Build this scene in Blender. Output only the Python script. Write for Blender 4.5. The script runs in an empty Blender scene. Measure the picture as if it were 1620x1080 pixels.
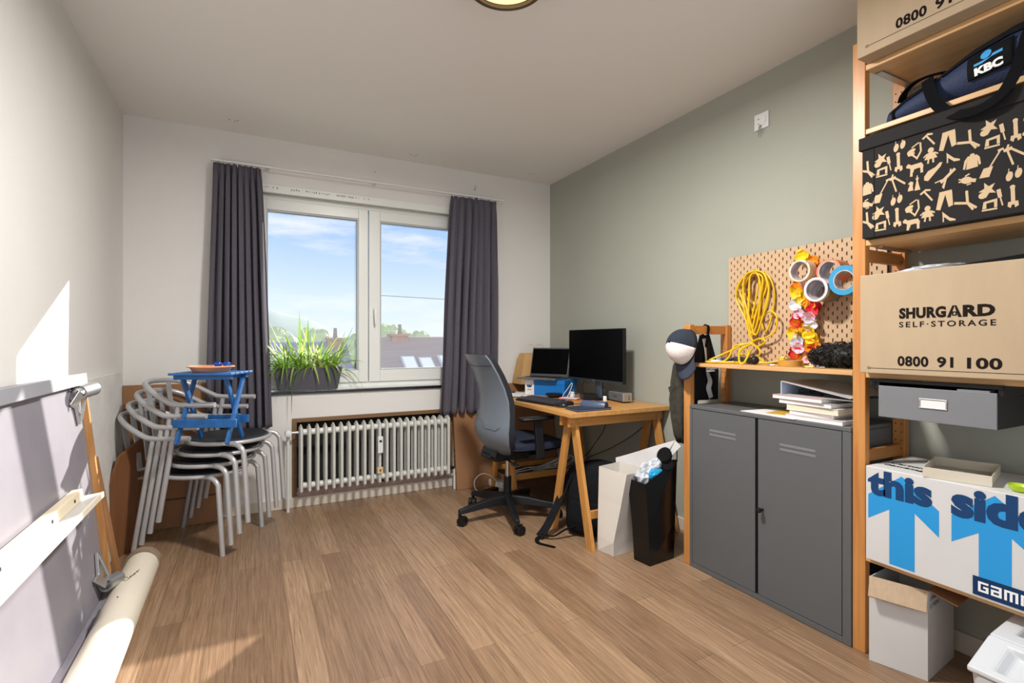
import bpy, bmesh, math, random
from mathutils import Vector, Matrix, Euler
PI = math.pi
V = Vector
random.seed(7)
scene = bpy.context.scene
C = scene.collection

# ------------------------------------------------------------------ camera
cam_data = bpy.data.cameras.new('camera')
cam_data.sensor_width = 36.0
cam_data.lens = 800.0 / 1620.0 * 36.0
cam_data.clip_start = 0.05
cam_data.clip_end = 2000
cam = bpy.data.objects.new('camera', cam_data)
C.objects.link(cam)
cam.location = (0, 0, 1.15)
cam.rotation_euler = (PI/2, 0, -math.atan(413.0/800.0))
scene.camera = cam

# ------------------------------------------------------------------ sky
world = bpy.data.worlds.new('sky'); scene.world = world
world.use_nodes = True
wn = world.node_tree.nodes; wl = world.node_tree.links
wn.clear()
w_out = wn.new('ShaderNodeOutputWorld'); w_bg = wn.new('ShaderNodeBackground')
w_tc = wn.new('ShaderNodeTexCoord'); w_sep = wn.new('ShaderNodeSeparateXYZ')
w_ramp = wn.new('ShaderNodeValToRGB')
wl.new(w_tc.outputs['Generated'], w_sep.inputs[0])
wl.new(w_sep.outputs['Z'], w_ramp.inputs[0])
els = w_ramp.color_ramp.elements
els[0].position = 0.0; els[0].color = (0.74, 0.83, 0.95, 1)
els[1].position = 1.0; els[1].color = (0.10, 0.26, 0.72, 1)
for p_, c_ in ((0.07, (0.62, 0.78, 0.98, 1)), (0.20, (0.28, 0.49, 0.88, 1)), (0.34, (0.17, 0.36, 0.78, 1))):
    e_ = els.new(p_); e_.color = c_
w_map = wn.new('ShaderNodeMapping'); w_map.inputs['Scale'].default_value = (2.2, 2.2, 11.0)
w_map.inputs['Location'].default_value = (0.35, 0.1, 0.55)
w_noise = wn.new('ShaderNodeTexNoise'); w_noise.inputs['Scale'].default_value = 1.6
w_noise.inputs['Detail'].default_value = 7; w_noise.inputs['Roughness'].default_value = 0.62
w_cr = wn.new('ShaderNodeValToRGB')
w_cr.color_ramp.elements[0].position = 0.47; w_cr.color_ramp.elements[0].color = (0, 0, 0, 1)
w_cr.color_ramp.elements[1].position = 0.72; w_cr.color_ramp.elements[1].color = (1, 1, 1, 1)
wl.new(w_tc.outputs['Generated'], w_map.inputs[0]); wl.new(w_map.outputs[0], w_noise.inputs['Vector'])
wl.new(w_noise.outputs['Fac'], w_cr.inputs[0])
w_mix = wn.new('ShaderNodeMix'); w_mix.data_type = 'RGBA'
wl.new(w_cr.outputs[0], w_mix.inputs[0]); wl.new(w_ramp.outputs[0], w_mix.inputs[6])
w_mix.inputs[7].default_value = (0.85, 0.87, 0.92, 1)
# unseen sky behind the camera, brightened as fill light through the open back
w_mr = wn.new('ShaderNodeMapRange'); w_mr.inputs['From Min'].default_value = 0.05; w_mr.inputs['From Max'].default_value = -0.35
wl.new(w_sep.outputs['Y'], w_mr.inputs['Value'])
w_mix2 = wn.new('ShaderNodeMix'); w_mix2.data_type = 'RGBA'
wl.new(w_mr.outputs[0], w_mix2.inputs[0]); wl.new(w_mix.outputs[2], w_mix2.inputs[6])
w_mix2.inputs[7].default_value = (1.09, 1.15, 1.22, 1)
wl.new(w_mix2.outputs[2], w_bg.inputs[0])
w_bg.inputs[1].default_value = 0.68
wl.new(w_bg.outputs[0], w_out.inputs[0])

# ------------------------------------------------------------------ sun
SUN_DIR = V((-0.592, -0.705, -0.404)).normalized()
sd = bpy.data.lights.new('sun', 'SUN'); sd.energy = 6.8; sd.angle = math.radians(0.6)
sd.color = (1.0, 0.95, 0.87)
sun = bpy.data.objects.new('sun', sd); C.objects.link(sun)
sun.rotation_euler = SUN_DIR.to_track_quat('-Z', 'Y').to_euler()
sun.location = (6, 9, 6)
LAMP_POWER = 47.0

scene.view_settings.view_transform = 'Standard'
scene.view_settings.look = 'None'
scene.view_settings.gamma = 1.0
scene.view_settings.exposure = 0.6
scene.view_settings.use_curve_mapping = False

# ------------------------------------------------------------------ helpers
def lin(h):
    h = h.lstrip('#')
    r = []
    for i in (0, 2, 4):
        c = int(h[i:i+2], 16)/255.0
        r.append(c/12.92 if c <= 0.04045 else ((c+0.055)/1.055)**2.4)
    return (r[0], r[1], r[2], 1.0)

MATS = {}
def mat(name, col, rough=0.5, metal=0.0, noise=0.0, nscale=8.0, bump=0.0, bscale=60.0, spec=0.5, emit=None, coat=0.0, stretch=None, trans=0.0):
    m = bpy.data.materials.new(name); m.use_nodes = True
    nt = m.node_tree; b = nt.nodes['Principled BSDF']
    c = lin(col) if isinstance(col, str) else tuple(col)+((1.0,) if len(col) == 3 else ())
    b.inputs['Base Color'].default_value = c
    b.inputs['Roughness'].default_value = rough
    b.inputs['Metallic'].default_value = metal
    b.inputs['Specular IOR Level'].default_value = spec
    b.inputs['Coat Weight'].default_value = coat
    if emit:
        b.inputs['Emission Color'].default_value = lin(emit[0]); b.inputs['Emission Strength'].default_value = emit[1]
    tc = nt.nodes.new('ShaderNodeTexCoord')
    mp = nt.nodes.new('ShaderNodeMapping')
    nt.links.new(tc.outputs['Object'], mp.inputs[0])
    if stretch: mp.inputs['Scale'].default_value = stretch
    if noise > 0:
        n = nt.nodes.new('ShaderNodeTexNoise'); n.inputs['Scale'].default_value = nscale; n.inputs['Detail'].default_value = 5
        nt.links.new(mp.outputs[0], n.inputs['Vector'])
        r = nt.nodes.new('ShaderNodeValToRGB')
        d = tuple(max(0, x*(1-noise)) for x in c[:3])+(1,); l = tuple(min(1, x*(1+noise)) for x in c[:3])+(1,)
        r.color_ramp.elements[0].position = 0.3; r.color_ramp.elements[0].color = d
        r.color_ramp.elements[1].position = 0.7; r.color_ramp.elements[1].color = l
        nt.links.new(n.outputs['Fac'], r.inputs[0]); nt.links.new(r.outputs[0], b.inputs['Base Color'])
    if bump > 0:
        n2 = nt.nodes.new('ShaderNodeTexNoise'); n2.inputs['Scale'].default_value = bscale; n2.inputs['Detail'].default_value = 3
        nt.links.new(mp.outputs[0], n2.inputs['Vector'])
        bp = nt.nodes.new('ShaderNodeBump'); bp.inputs['Strength'].default_value = bump; bp.inputs['Distance'].default_value = 0.01
        nt.links.new(n2.outputs['Fac'], bp.inputs['Height']); nt.links.new(bp.outputs[0], b.inputs['Normal'])
    MATS[name] = m
    return m

def wood(name, c1, c2, axis='Z', rough=0.45, k=1.0, knots=True):
    m = bpy.data.materials.new(name); m.use_nodes = True
    nt = m.node_tree; b = nt.nodes['Principled BSDF']; b.inputs['Roughness'].default_value = rough
    tc = nt.nodes.new('ShaderNodeTexCoord'); mp = nt.nodes.new('ShaderNodeMapping')
    sc = {'X': (1.2, 26, 26), 'Y': (26, 1.2, 26), 'Z': (26, 26, 1.2)}[axis]
    mp.inputs['Scale'].default_value = tuple(s*k for s in sc)
    nt.links.new(tc.outputs['Object'], mp.inputs[0])
    n = nt.nodes.new('ShaderNodeTexNoise'); n.inputs['Scale'].default_value = 1.6; n.inputs['Detail'].default_value = 6; n.inputs['Distortion'].default_value = 0.6
    nt.links.new(mp.outputs[0], n.inputs['Vector'])
    r = nt.nodes.new('ShaderNodeValToRGB')
    r.color_ramp.elements[0].position = 0.3; r.color_ramp.elements[0].color = lin(c1)
    r.color_ramp.elements[1].position = 0.68; r.color_ramp.elements[1].color = lin(c2)
    nt.links.new(n.outputs['Fac'], r.inputs[0])
    if knots:
        mp2 = nt.nodes.new('ShaderNodeMapping')
        s2 = {'X': (2.2, 9, 9), 'Y': (9, 2.2, 9), 'Z': (9, 9, 2.2)}[axis]
        mp2.inputs['Scale'].default_value = tuple(s*k for s in s2)
        nt.links.new(tc.outputs['Object'], mp2.inputs[0])
        v = nt.nodes.new('ShaderNodeTexVoronoi'); v.inputs['Scale'].default_value = 1.0
        nt.links.new(mp2.outputs[0], v.inputs['Vector'])
        r2 = nt.nodes.new('ShaderNodeValToRGB')
        r2.color_ramp.elements[0].position = 0.05; r2.color_ramp.elements[0].color = (0.25, 0.12, 0.06, 1)
        r2.color_ramp.elements[1].position = 0.17; r2.color_ramp.elements[1].color = (1, 1, 1, 1)
        nt.links.new(v.outputs['Distance'], r2.inputs[0])
        mx = nt.nodes.new('ShaderNodeMix'); mx.data_type = 'RGBA'; mx.blend_type = 'MULTIPLY'; mx.inputs[0].default_value = 0.75
        nt.links.new(r.outputs[0], mx.inputs[6]); nt.links.new(r2.outputs[0], mx.inputs[7])
        nt.links.new(mx.outputs[2], b.inputs['Base Color'])
    else:
        nt.links.new(r.outputs[0], b.inputs['Base Color'])
    MATS[name] = m
    return m

def perp(t):
    a = V((0, 0, 1)) if abs(t.z) < 0.9 else V((1, 0, 0))
    n = (a - t*a.dot(t)).normalized()
    return n, t.cross(n)

def smooth_pts(pts, n=6, closed=False):
    P = [V(p) for p in pts]; out = []
    N = len(P); rng = range(N if closed else N-1)
    for i in rng:
        p1 = P[i]; p2 = P[(i+1) % N]
        p0 = P[(i-1) % N] if (closed or i > 0) else p1*2-p2
        p3 = P[(i+2) % N] if (closed or i+2 < N) else p2*2-p1
        for k in range(n):
            t = k/n
            out.append(0.5*((2*p1)+(p2-p0)*t+(2*p0-5*p1+4*p2-p3)*t*t+(3*p1-p0-3*p2+p3)*t**3))
    if not closed: out.append(P[-1])
    return out

class MB:
    def __init__(s): s.b = bmesh.new()
    def face(s, vs):
        try: return s.b.faces.new(vs)
        except ValueError: return None
    def hexa(s, c8):
        v = [s.b.verts.new(c) for c in c8]
        for f in ((0,3,2,1),(4,5,6,7),(0,1,5,4),(1,2,6,5),(2,3,7,6),(3,0,4,7)): s.face([v[i] for i in f])
        return s
    def box(s, x0, x1, y0, y1, z0, z1):
        return s.hexa([(x0,y0,z0),(x1,y0,z0),(x1,y1,z0),(x0,y1,z0),(x0,y0,z1),(x1,y0,z1),(x1,y1,z1),(x0,y1,z1)])
    def obox(s, c, size, R=None):
        c = V(c); R = R or Matrix.Identity(3); h = V(size)/2
        return s.hexa([c + R @ V((sx*h.x, sy*h.y, sz*h.z)) for sz in (-1,1) for sx, sy in ((-1,-1),(1,-1),(1,1),(-1,1))])
    def bar(s, p, q, w, d, side=None):
        """rectangular bar from p to q; w along 'side', d across"""
        p = V(p); q = V(q); t = (q-p).normalized()
        if side is None: n, m = perp(t)
        else:
            n = V(side); n = (n - t*n.dot(t)).normalized(); m = t.cross(n)
        a = n*w/2; b = m*d/2
        return s.hexa([p-a-b, p+a-b, p+a+b, p-a+b, q-a-b, q+a-b, q+a+b, q-a+b])
    def rings(s, rs, closed=False, cap=True):
        vr = [[s.b.verts.new(p) for p in r] for r in rs]
        n = len(vr[0]); m = len(vr)
        for i in range(m if closed else m-1):
            a = vr[i]; b = vr[(i+1) % m]
            for j in range(n): s.face([a[j], a[(j+1) % n], b[(j+1) % n], b[j]])
        if cap and not closed:
            s.face(list(reversed(vr[0]))); s.face(vr[-1])
        return s
    def tube(s, pts, r, seg=8, closed=False, cap=True, flat=1.0):
        P = [V(p) for p in pts]; N = len(P); rs = []; nrm = None
        for i in range(N):
            if closed: t = P[(i+1) % N]-P[i-1]
            else: t = P[min(i+1, N-1)]-P[max(i-1, 0)]
            t = t.normalized() if t.length > 1e-9 else V((0,0,1))
            if nrm is None: nrm, _ = perp(t)
            nrm = (nrm - t*nrm.dot(t))
            nrm = nrm.normalized() if nrm.length > 1e-6 else perp(t)[0]
            bn = t.cross(nrm)
            rr = r[i] if isinstance(r, (list, tuple)) else r
            rs.append([P[i]+nrm*math.cos(2*PI*k/seg)*rr+bn*math.sin(2*PI*k/seg)*rr*flat for k in range(seg)])
        return s.rings(rs, closed, cap)
    def ribbon(s, pts, w, t, up):
        """flat strap: w across (perpendicular to path and 'up'), t thick along up"""
        P = [V(p) for p in pts]; N = len(P); rs = []
        for i in range(N):
            d = (P[min(i+1,N-1)]-P[max(i-1,0)]).normalized()
            u = V(up(i/(N-1)) if callable(up) else up); u = (u-d*u.dot(d)).normalized(); sd_ = d.cross(u)
            ww = w(i/(N-1)) if callable(w) else w
            rs.append([P[i]+sd_*ww/2+u*t/2, P[i]-sd_*ww/2+u*t/2, P[i]-sd_*ww/2-u*t/2, P[i]+sd_*ww/2-u*t/2])
        return s.rings(rs)
    def lathe(s, prof, c=(0,0,0), seg=24, R=None, sx=1, sy=1):
        c = V(c); R = R or Matrix.Identity(3)
        rs = []
        for r_, z in prof:
            r_ = max(r_, 1e-4)
            rs.append([c + R @ V((r_*sx*math.cos(2*PI*k/seg), r_*sy*math.sin(2*PI*k/seg), z)) for k in range(seg)])
        return s.rings(rs)
    def cyl(s, p, q, r, seg=16, r2=None):
        p = V(p); q = V(q); t = (q-p).normalized(); n, m = perp(t)
        r2 = r if r2 is None else r2
        return s.rings([[c_+n*math.cos(2*PI*k/seg)*rr+m*math.sin(2*PI*k/seg)*rr for k in range(seg)] for c_, rr in ((p, r), (q, r2))])
    def prism(s, poly, vec):
        vec = V(vec); a = [V(p) for p in poly]
        return s.rings([a, [p+vec for p in a]])
    def ring(s, c, axis, r0, r1, h, seg=32):
        """hollow roll: inner r0, outer r1, from c along axis by h"""
        c = V(c); t = V(axis).normalized(); n, m = perp(t)
        def rg(r_, d): return [c+t*d+n*math.cos(2*PI*k/seg)*r_+m*math.sin(2*PI*k/seg)*r_ for k in range(seg)]
        return s.rings([rg(r0,0), rg(r1,0), rg(r1,h), rg(r0,h)], closed=True)
    def ball(s, c, rad, seg=16, R=None, jit=0.0):
        rx, ry, rz = rad if isinstance(rad, (tuple, list)) else (rad,)*3
        c = V(c); R = R or Matrix.Identity(3); n = max(6, seg//2); rs = []
        for i in range(1, n):
            a = PI*i/n
            rs.append([c + R @ (V((rx*math.sin(a)*math.cos(2*PI*k/seg), ry*math.sin(a)*math.sin(2*PI*k/seg), -rz*math.cos(a)))*(1+random.uniform(-jit, jit))) for k in range(seg)])
        return s.rings(rs)
    def grid(s, f, nu, nv):
        vs = [[s.b.verts.new(f(i/nu, j/nv)) for i in range(nu+1)] for j in range(nv+1)]
        for j in range(nv):
            for i in range(nu): s.face([vs[j][i], vs[j][i+1], vs[j+1][i+1], vs[j+1][i]])
        return s
    def poly(s, pts): s.face([s.b.verts.new(p) for p in pts]); return s

def wmat(o):
    m = Matrix.Translation(o.location) @ o.rotation_euler.to_matrix().to_4x4()
    return wmat(o.parent) @ m if o.parent else m

def obj(name, m, material, parent=None, smooth=False, bevel=0.0, solid=0.0, sub=0, local=False, label=None, recalc=True, auto=None):
    b = m.b
    if recalc: bmesh.ops.recalc_face_normals(b, faces=b.faces)
    me = bpy.data.meshes.new(name)
    o = bpy.data.objects.new(name, me)
    if parent is not None:
        o.parent = parent
        if not local: bmesh.ops.transform(b, matrix=wmat(parent).inverted(), verts=b.verts)
    elif not local and len(b.verts):
        xs = [v.co for v in b.verts]
        c = V((sum((max, min)[k]([v.x for v in xs]) for k in (0,1))/2, sum((max, min)[k]([v.y for v in xs]) for k in (0,1))/2, min(v.z for v in xs)))
        o.location = c
        bmesh.ops.transform(b, matrix=Matrix.Translation(-c), verts=b.verts)
    b.to_mesh(me); b.free()
    me.materials.append(material)
    if smooth:
        for p in me.polygons: p.use_smooth = True
        if smooth != 'all':
            try: me.set_sharp_from_angle(angle=math.radians(auto or 40))
            except Exception: pass
    C.objects.link(o)
    if solid:
        md = o.modifiers.new('solid', 'SOLIDIFY'); md.thickness = solid; md.offset = 0
    if bevel:
        md = o.modifiers.new('bevel', 'BEVEL'); md.width = bevel; md.segments = 2; md.limit_method = 'ANGLE'; md.angle_limit = math.radians(35)
    if sub:
        md = o.modifiers.new('sub', 'SUBSURF'); md.levels = sub; md.render_levels = sub
    if label: o['label'] = label
    return o

def tag(o, label, cat, group=None):
    o['label'] = label; o['category'] = cat
    if group: o['group'] = group
    return o

def thing(name, label, cat, loc=(0,0,0), rotz=0.0, group=None):
    o = bpy.data.objects.new(name, None); C.objects.link(o)
    o.empty_display_size = 0.05
    o.location = loc; o.rotation_euler = (0, 0, rotz)
    return tag(o, label, cat, group)

def struct(name, m, material, parent=None, **kw):
    o = obj(name, m, material, parent, **kw)
    if parent is None: o['kind'] = 'structure'
    return o

def dup(root, label, loc=None, rotz=None):
    r = root.copy(); C.objects.link(r)
    r['label'] = label
    if loc is not None: r.location = loc
    if rotz is not None: r.rotation_euler = (0, 0, rotz)
    for ch in list(root.children):
        c = ch.copy(); C.objects.link(c); c.parent = r
        for g in list(ch.children):
            d = g.copy(); C.objects.link(d); d.parent = c
    return r

def text_verts(s, offset=0.0, spacing=1.0):
    cu = bpy.data.curves.new('lettering', 'FONT'); cu.body = s; cu.offset = offset; cu.space_character = spacing
    cu.resolution_u = 3
    o = bpy.data.objects.new('lettering', cu); C.objects.link(o)
    dg = bpy.context.evaluated_depsgraph_get()
    me = bpy.data.meshes.new_from_object(o.evaluated_get(dg))
    vs = [v.co.copy() for v in me.vertices]; fs = [list(p.vertices) for p in me.polygons]
    bpy.data.objects.remove(o); bpy.data.curves.remove(cu); bpy.data.meshes.remove(me)
    return vs, fs

def text(m, s, O, U, Vv, w, h, offset=0.0, spacing=1.0, shear=0.0):
    """lettering stretched into the rectangle with lower-left O, along U (width w) and Vv (height h)"""
    vs, fs = text_verts(s, offset, spacing)
    x0 = min(v.x for v in vs); x1 = max(v.x for v in vs); y0 = min(v.y for v in vs); y1 = max(v.y for v in vs)
    O = V(O); U = V(U); Vv = V(Vv)
    bv = [m.b.verts.new(O + U*((v.x-x0)/(x1-x0)*w + shear*(v.y-y0)/(y1-y0)*h) + Vv*((v.y-y0)/(y1-y0)*h)) for v in vs]
    for f in fs: m.face([bv[i] for i in f])
    return m

def tri(m):
    m.b.normal_update(); bmesh.ops.triangulate(m.b, faces=m.b.faces[:])

def rot(z=0, y=0, x=0): return Euler((x, y, z)).to_matrix()
# ------------------------------------------------------------------ materials
XL, XR, YB, YF, ZC = -0.69, 2.345, 3.81, -0.53, 2.53
wall_white = mat('wall_white', '#e2e0dc', 0.85, bump=0.08, bscale=180, noise=0.015, nscale=3, spec=0.2)
wall_sage = mat('wall_sage', '#a9aba0', 0.8, bump=0.08, bscale=180, noise=0.02, nscale=3, spec=0.25)
ceil_white = mat('ceiling_white', '#e9e7e4', 0.9, bump=0.04, bscale=120, spec=0.15)
cream = mat('cream_paint', '#d3cabc', 0.5, noise=0.02)
pvc = mat('white_pvc', '#e6e8e4', 0.3)
black_stone = mat('black_stone', '#17181b', 0.25)
brown_trim = wood('brown_trim', '#6f5334', '#82623f', 'X', 0.5, knots=False)
stain = mat('stained_paper', '#b09a93', 0.9, noise=0.22, nscale=14, bump=0.3, bscale=40)
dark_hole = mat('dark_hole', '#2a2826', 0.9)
curtain_m = mat('charcoal_fabric', '#5b5861', 0.9, noise=0.06, nscale=60, bump=0.1, bscale=400, spec=0.15)
chrome = mat('chrome', '#c8c9cc', 0.18, 1.0)
alu = mat('cast_aluminium', '#c3c3c3', 0.38, 0.85)
rad_m = mat('radiator_enamel', '#d9dad5', 0.35)
black_plastic = mat('black_plastic', '#131418', 0.45, spec=0.35)
black_matte = mat('black_matte', '#0c0d0f', 0.8, spec=0.15)
black_cloth = mat('black_cloth', '#15161a', 0.9, noise=0.2, nscale=30, bump=0.3, bscale=90, spec=0.15)
white_plastic = mat('white_plastic', '#e4e5e6', 0.4)
white_paper = mat('white_paper', '#e6e4e4', 0.7, noise=0.015, nscale=5)
ivory_paper = mat('ivory_paper', '#e2d5be', 0.8, stretch=(1, 1, 120), noise=0.06, nscale=10)
page_paper = mat('page_paper', '#e9e6e2', 0.8, stretch=(1, 1, 160), noise=0.05, nscale=10)
card_white = mat('white_card', '#d0cfcf', 0.7, noise=0.02, nscale=6)
kraft = mat('kraft_card', '#b39d80', 0.75, noise=0.035, nscale=22, stretch=(1, 1, 0.2))
kraft_dark = mat('brown_card', '#966c4a', 0.75, noise=0.05, nscale=8, stretch=(1, 1, 0.3))
kraft_pale = mat('pale_corrugated_card', '#b59d82', 0.8, noise=0.07, nscale=18, stretch=(6, 6, 0.3))
ink = mat('black_ink', '#1f1916', 0.8, spec=0.1)
pine_post = wood('amber_pine_upright', '#b4733a', '#cb9052', 'Z', 0.38)
pine_shelf = wood('pale_pine_board', '#c0925b', '#d5aa76', 'Y', 0.42)
pine_x = wood('amber_pine_crosswise', '#b5733a', '#c98a48', 'X', 0.4)
pine_side = wood('pale_pine_side', '#d1a273', '#e2ba8c', 'Z', 0.45)
ply = mat('birch_pegboard', '#c9aa88', 0.5, noise=0.02, nscale=14)
cab_m = mat('grey_cabinet_steel', '#5d5f61', 0.38, noise=0.012, nscale=5, spec=0.45)
cab_light = mat('grey_louvre', '#85898e', 0.4)
blue_paint = mat('worn_blue_paint', '#1f5f9f', 0.45, noise=0.18, nscale=20, stretch=(1, 1, 1))
terracotta = mat('terracotta_clay', '#d08e6c', 0.8, noise=0.04)
silver_tube = mat('silver_paint', '#bdbdbf', 0.32, 0.35)
seat_black = mat('black_perforated_seat', '#23262b', 0.45, bump=0.6, bscale=250)
lino = mat('grey_laminate', '#8d8992', 0.45, noise=0.05, nscale=7, bump=0.03, bscale=90)
lino_edge = mat('grey_edge', '#9a9ba2', 0.5, noise=0.03)
oak_edge = wood('oak_edge', '#b07a42', '#c99459', 'Z', 0.5, knots=False)
pale_batten = wood('pale_batten_wood', '#e3d3b4', '#efe2c8', 'Y', 0.5)
plank_grey = mat('aged_grey_board', '#c5c5c4', 0.5, noise=0.07, nscale=9)
cream_edge = mat('cream_edge', '#f0e6cf', 0.5)
foam_m = mat('foam_board', '#dcdbd7', 0.8, noise=0.08, nscale=6, bump=0.2, bscale=30)
brown_board_m = wood('brown_veneer', '#71492b', '#835635', 'Z', 0.5, knots=False)
stick_m = wood('tan_lath', '#a9764a', '#bd8a5c', 'Z', 0.55, knots=False)
tube_m = mat('cream_plastic_pipe', '#e8dfcd', 0.4, noise=0.03, nscale=5)
desk_m = wood('honey_bamboo', '#c08a4c', '#d3a060', 'Y', 0.38, knots=False)
desk_x = wood('honey_wood_leg', '#b97f3f', '#cb9350', 'Z', 0.42, knots=False)
desk_beam = wood('honey_wood_beam', '#b97f3f', '#cb9350', 'X', 0.42, knots=False)
screen_m = mat('switched_off_screen', '#020203', 0.35, spec=0.08)
bezel = mat('dark_grey_bezel', '#3a3d43', 0.4, 0.3)
blue_card = mat('blue_card', '#0f73c4', 0.5)
navy_m = mat('navy_cover', '#2b3347', 0.5, noise=0.05)
navy_case = mat('slate_blue_case', '#46536e', 0.35)
navy_cloth = mat('navy_nylon', '#1d2c4d', 0.7, bump=0.3, bscale=160, noise=0.1, nscale=12)
olive_cloth = mat('olive_cloth', '#38352d', 0.9, noise=0.25, nscale=14, bump=1.0, bscale=24)
cord_yellow = mat('yellow_cord_sheath', '#e2b714', 0.45)
yellow_petal = mat('yellow_petal', '#f2cf1d', 0.7)
orange_petal = mat('orange_petal', '#f29a1f', 0.7)
red_petal = mat('red_petal', '#d92733', 0.7)
pink_petal = mat('pink_petal', '#eec3d2', 0.7)
white_petal = mat('white_petal', '#dfe1ea', 0.7)
tan_tape = mat('tan_tape', '#c58f3a', 0.3)
orange_tape = mat('salmon_tape', '#dd8a63', 0.5)
blue_tape = mat('sky_blue_tape', '#2f98c9', 0.5)
cream_tape = mat('cream_tape', '#ead7b6', 0.5)
grey_roll = mat('grey_tape', '#8a8784', 0.5)
brown_tape = mat('brown_parcel_tape', '#a58a52', 0.3)
core_m = mat('printed_core', '#b9b3b8', 0.6, noise=0.5, nscale=30)
hair_m = mat('black_hair_fibre', '#0d0c0d', 0.6)
glass_pale = mat('clear_sleeve', '#b9c8de', 0.2)
dark_print = mat('dark_print_card', '#272626', 0.8, noise=0.06, nscale=20, spec=0.15)
beige_ink = mat('beige_print', '#c5aa86', 0.75)
navy_ink = mat('navy_print', '#1a3f6c', 0.7, spec=0.2)
blue_ink = mat('bright_blue_print', '#1f93d6', 0.6)
navy_block = mat('navy_block', '#14335a', 0.7, spec=0.2)
white_ink = mat('white_print', '#eeeeee', 0.6)
kbc_blue = mat('sky_blue_print', '#2b94d2', 0.6)
black_strap = mat('black_webbing', '#0f0f12', 0.9, bump=0.2, bscale=300, spec=0.1)
drawer_m = mat('grey_board_drawer', '#77797d', 0.6, noise=0.03, nscale=12)
steel_m = mat('satin_steel', '#b5b6b8', 0.35, 0.9)
lime = mat('lime_plastic', '#b6d31c', 0.35)
green_m = mat('green_plastic', '#9cc75a', 0.4)
bag_white = mat('white_paper_bag', '#dad5cd', 0.6, noise=0.02, nscale=5)
bag_black = mat('black_glossy_paper_bag', '#0b0b0d', 0.22)
plastic_m = mat('crumpled_plastic', '#c6ccd4', 0.18, spec=0.7)
cyan_m = mat('cyan_packet', '#2aa3d8', 0.4)
planter_m = mat('anthracite_planter', '#4c4b54', 0.6)
soil_m = mat('potting_soil', '#4a3a2a', 0.95, noise=0.3, nscale=40)
mesh_black = mat('office_mesh', '#15171d', 0.8, bump=0.3, bscale=300)
shell_m = mat('slate_shell_plastic', '#6a737e', 0.33, bump=0.05, bscale=200)
seat_navy = mat('navy_seat_fabric', '#151d33', 0.9, bump=0.2, bscale=300)

# floor: oak strips along the room
def floor_material():
    m = bpy.data.materials.new('oak_strip_floor'); m.use_nodes = True
    nt = m.node_tree; L = nt.links; b = nt.nodes['Principled BSDF']
    tc = nt.nodes.new('ShaderNodeTexCoord'); sp = nt.nodes.new('ShaderNodeSeparateXYZ'); cb = nt.nodes.new('ShaderNodeCombineXYZ')
    L.new(tc.outputs['Object'], sp.inputs[0]); L.new(sp.outputs['Y'], cb.inputs['X']); L.new(sp.outputs['X'], cb.inputs['Y'])
    br = nt.nodes.new('ShaderNodeTexBrick')
    br.inputs['Scale'].default_value = 1.0; br.inputs['Brick Width'].default_value = 1.15; br.inputs['Row Height'].default_value = 0.098
    br.inputs['Mortar Size'].default_value = 0.0012; br.inputs['Mortar Smooth'].default_value = 0.2; br.offset = 0.37; br.offset_frequency = 2
    br.inputs['Color1'].default_value = lin('#a3876c'); br.inputs['Color2'].default_value = lin('#866b53'); br.inputs['Mortar'].default_value = lin('#75604d')
    L.new(cb.outputs[0], br.inputs['Vector'])
    mp = nt.nodes.new('ShaderNodeMapping'); mp.inputs['Scale'].default_value = (42, 1.3, 1); L.new(tc.outputs['Object'], mp.inputs[0])
    n = nt.nodes.new('ShaderNodeTexNoise'); n.inputs['Scale'].default_value = 3.2; n.inputs['Detail'].default_value = 8; n.inputs['Roughness'].default_value = 0.65; n.inputs['Distortion'].default_value = 0.8
    L.new(mp.outputs[0], n.inputs['Vector'])
    r = nt.nodes.new('ShaderNodeValToRGB'); r.color_ramp.elements[0].position = 0.33; r.color_ramp.elements[0].color = (0.52, 0.47, 0.42, 1)
    r.color_ramp.elements[1].position = 0.66; r.color_ramp.elements[1].color = (1.18, 1.16, 1.13, 1)
    L.new(n.outputs['Fac'], r.inputs[0])
    mx = nt.nodes.new('ShaderNodeMix'); mx.data_type = 'RGBA'; mx.blend_type = 'MULTIPLY'; mx.inputs[0].default_value = 0.85
    L.new(br.outputs['Color'], mx.inputs[6]); L.new(r.outputs[0], mx.inputs[7]); L.new(mx.outputs[2], b.inputs['Base Color'])
    bp = nt.nodes.new('ShaderNodeBump'); bp.inputs['Strength'].default_value = 0.12; bp.inputs['Distance'].default_value = 0.002
    L.new(n.outputs['Fac'], bp.inputs['Height']); L.new(bp.outputs[0], b.inputs['Normal'])
    b.inputs['Roughness'].default_value = 0.36
    return m
floor_m = floor_material()

def pane_material():
    m = bpy.data.materials.new('window_glass'); m.use_nodes = True
    nt = m.node_tree; nt.nodes.clear()
    o = nt.nodes.new('ShaderNodeOutputMaterial'); t = nt.nodes.new('ShaderNodeBsdfTransparent'); g = nt.nodes.new('ShaderNodeBsdfGlossy')
    d = nt.nodes.new('ShaderNodeBsdfTranslucent'); d.inputs[0].default_value = (0.9, 0.92, 0.95, 1)
    g.inputs['Roughness'].default_value = 0.02; g.inputs[0].default_value = (0.2, 0.2, 0.2, 1)
    lw = nt.nodes.new('ShaderNodeFresnel'); lw.inputs[0].default_value = 1.06
    m1 = nt.nodes.new('ShaderNodeMixShader'); m1.inputs[0].default_value = 0.085
    nt.links.new(t.outputs[0], m1.inputs[1]); nt.links.new(d.outputs[0], m1.inputs[2])
    m2 = nt.nodes.new('ShaderNodeMixShader'); nt.links.new(lw.outputs[0], m2.inputs[0])
    nt.links.new(m1.outputs[0], m2.inputs[1]); nt.links.new(g.outputs[0], m2.inputs[2]); nt.links.new(m2.outputs[0], o.inputs[0])
    return m
pane_m = pane_material()

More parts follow.
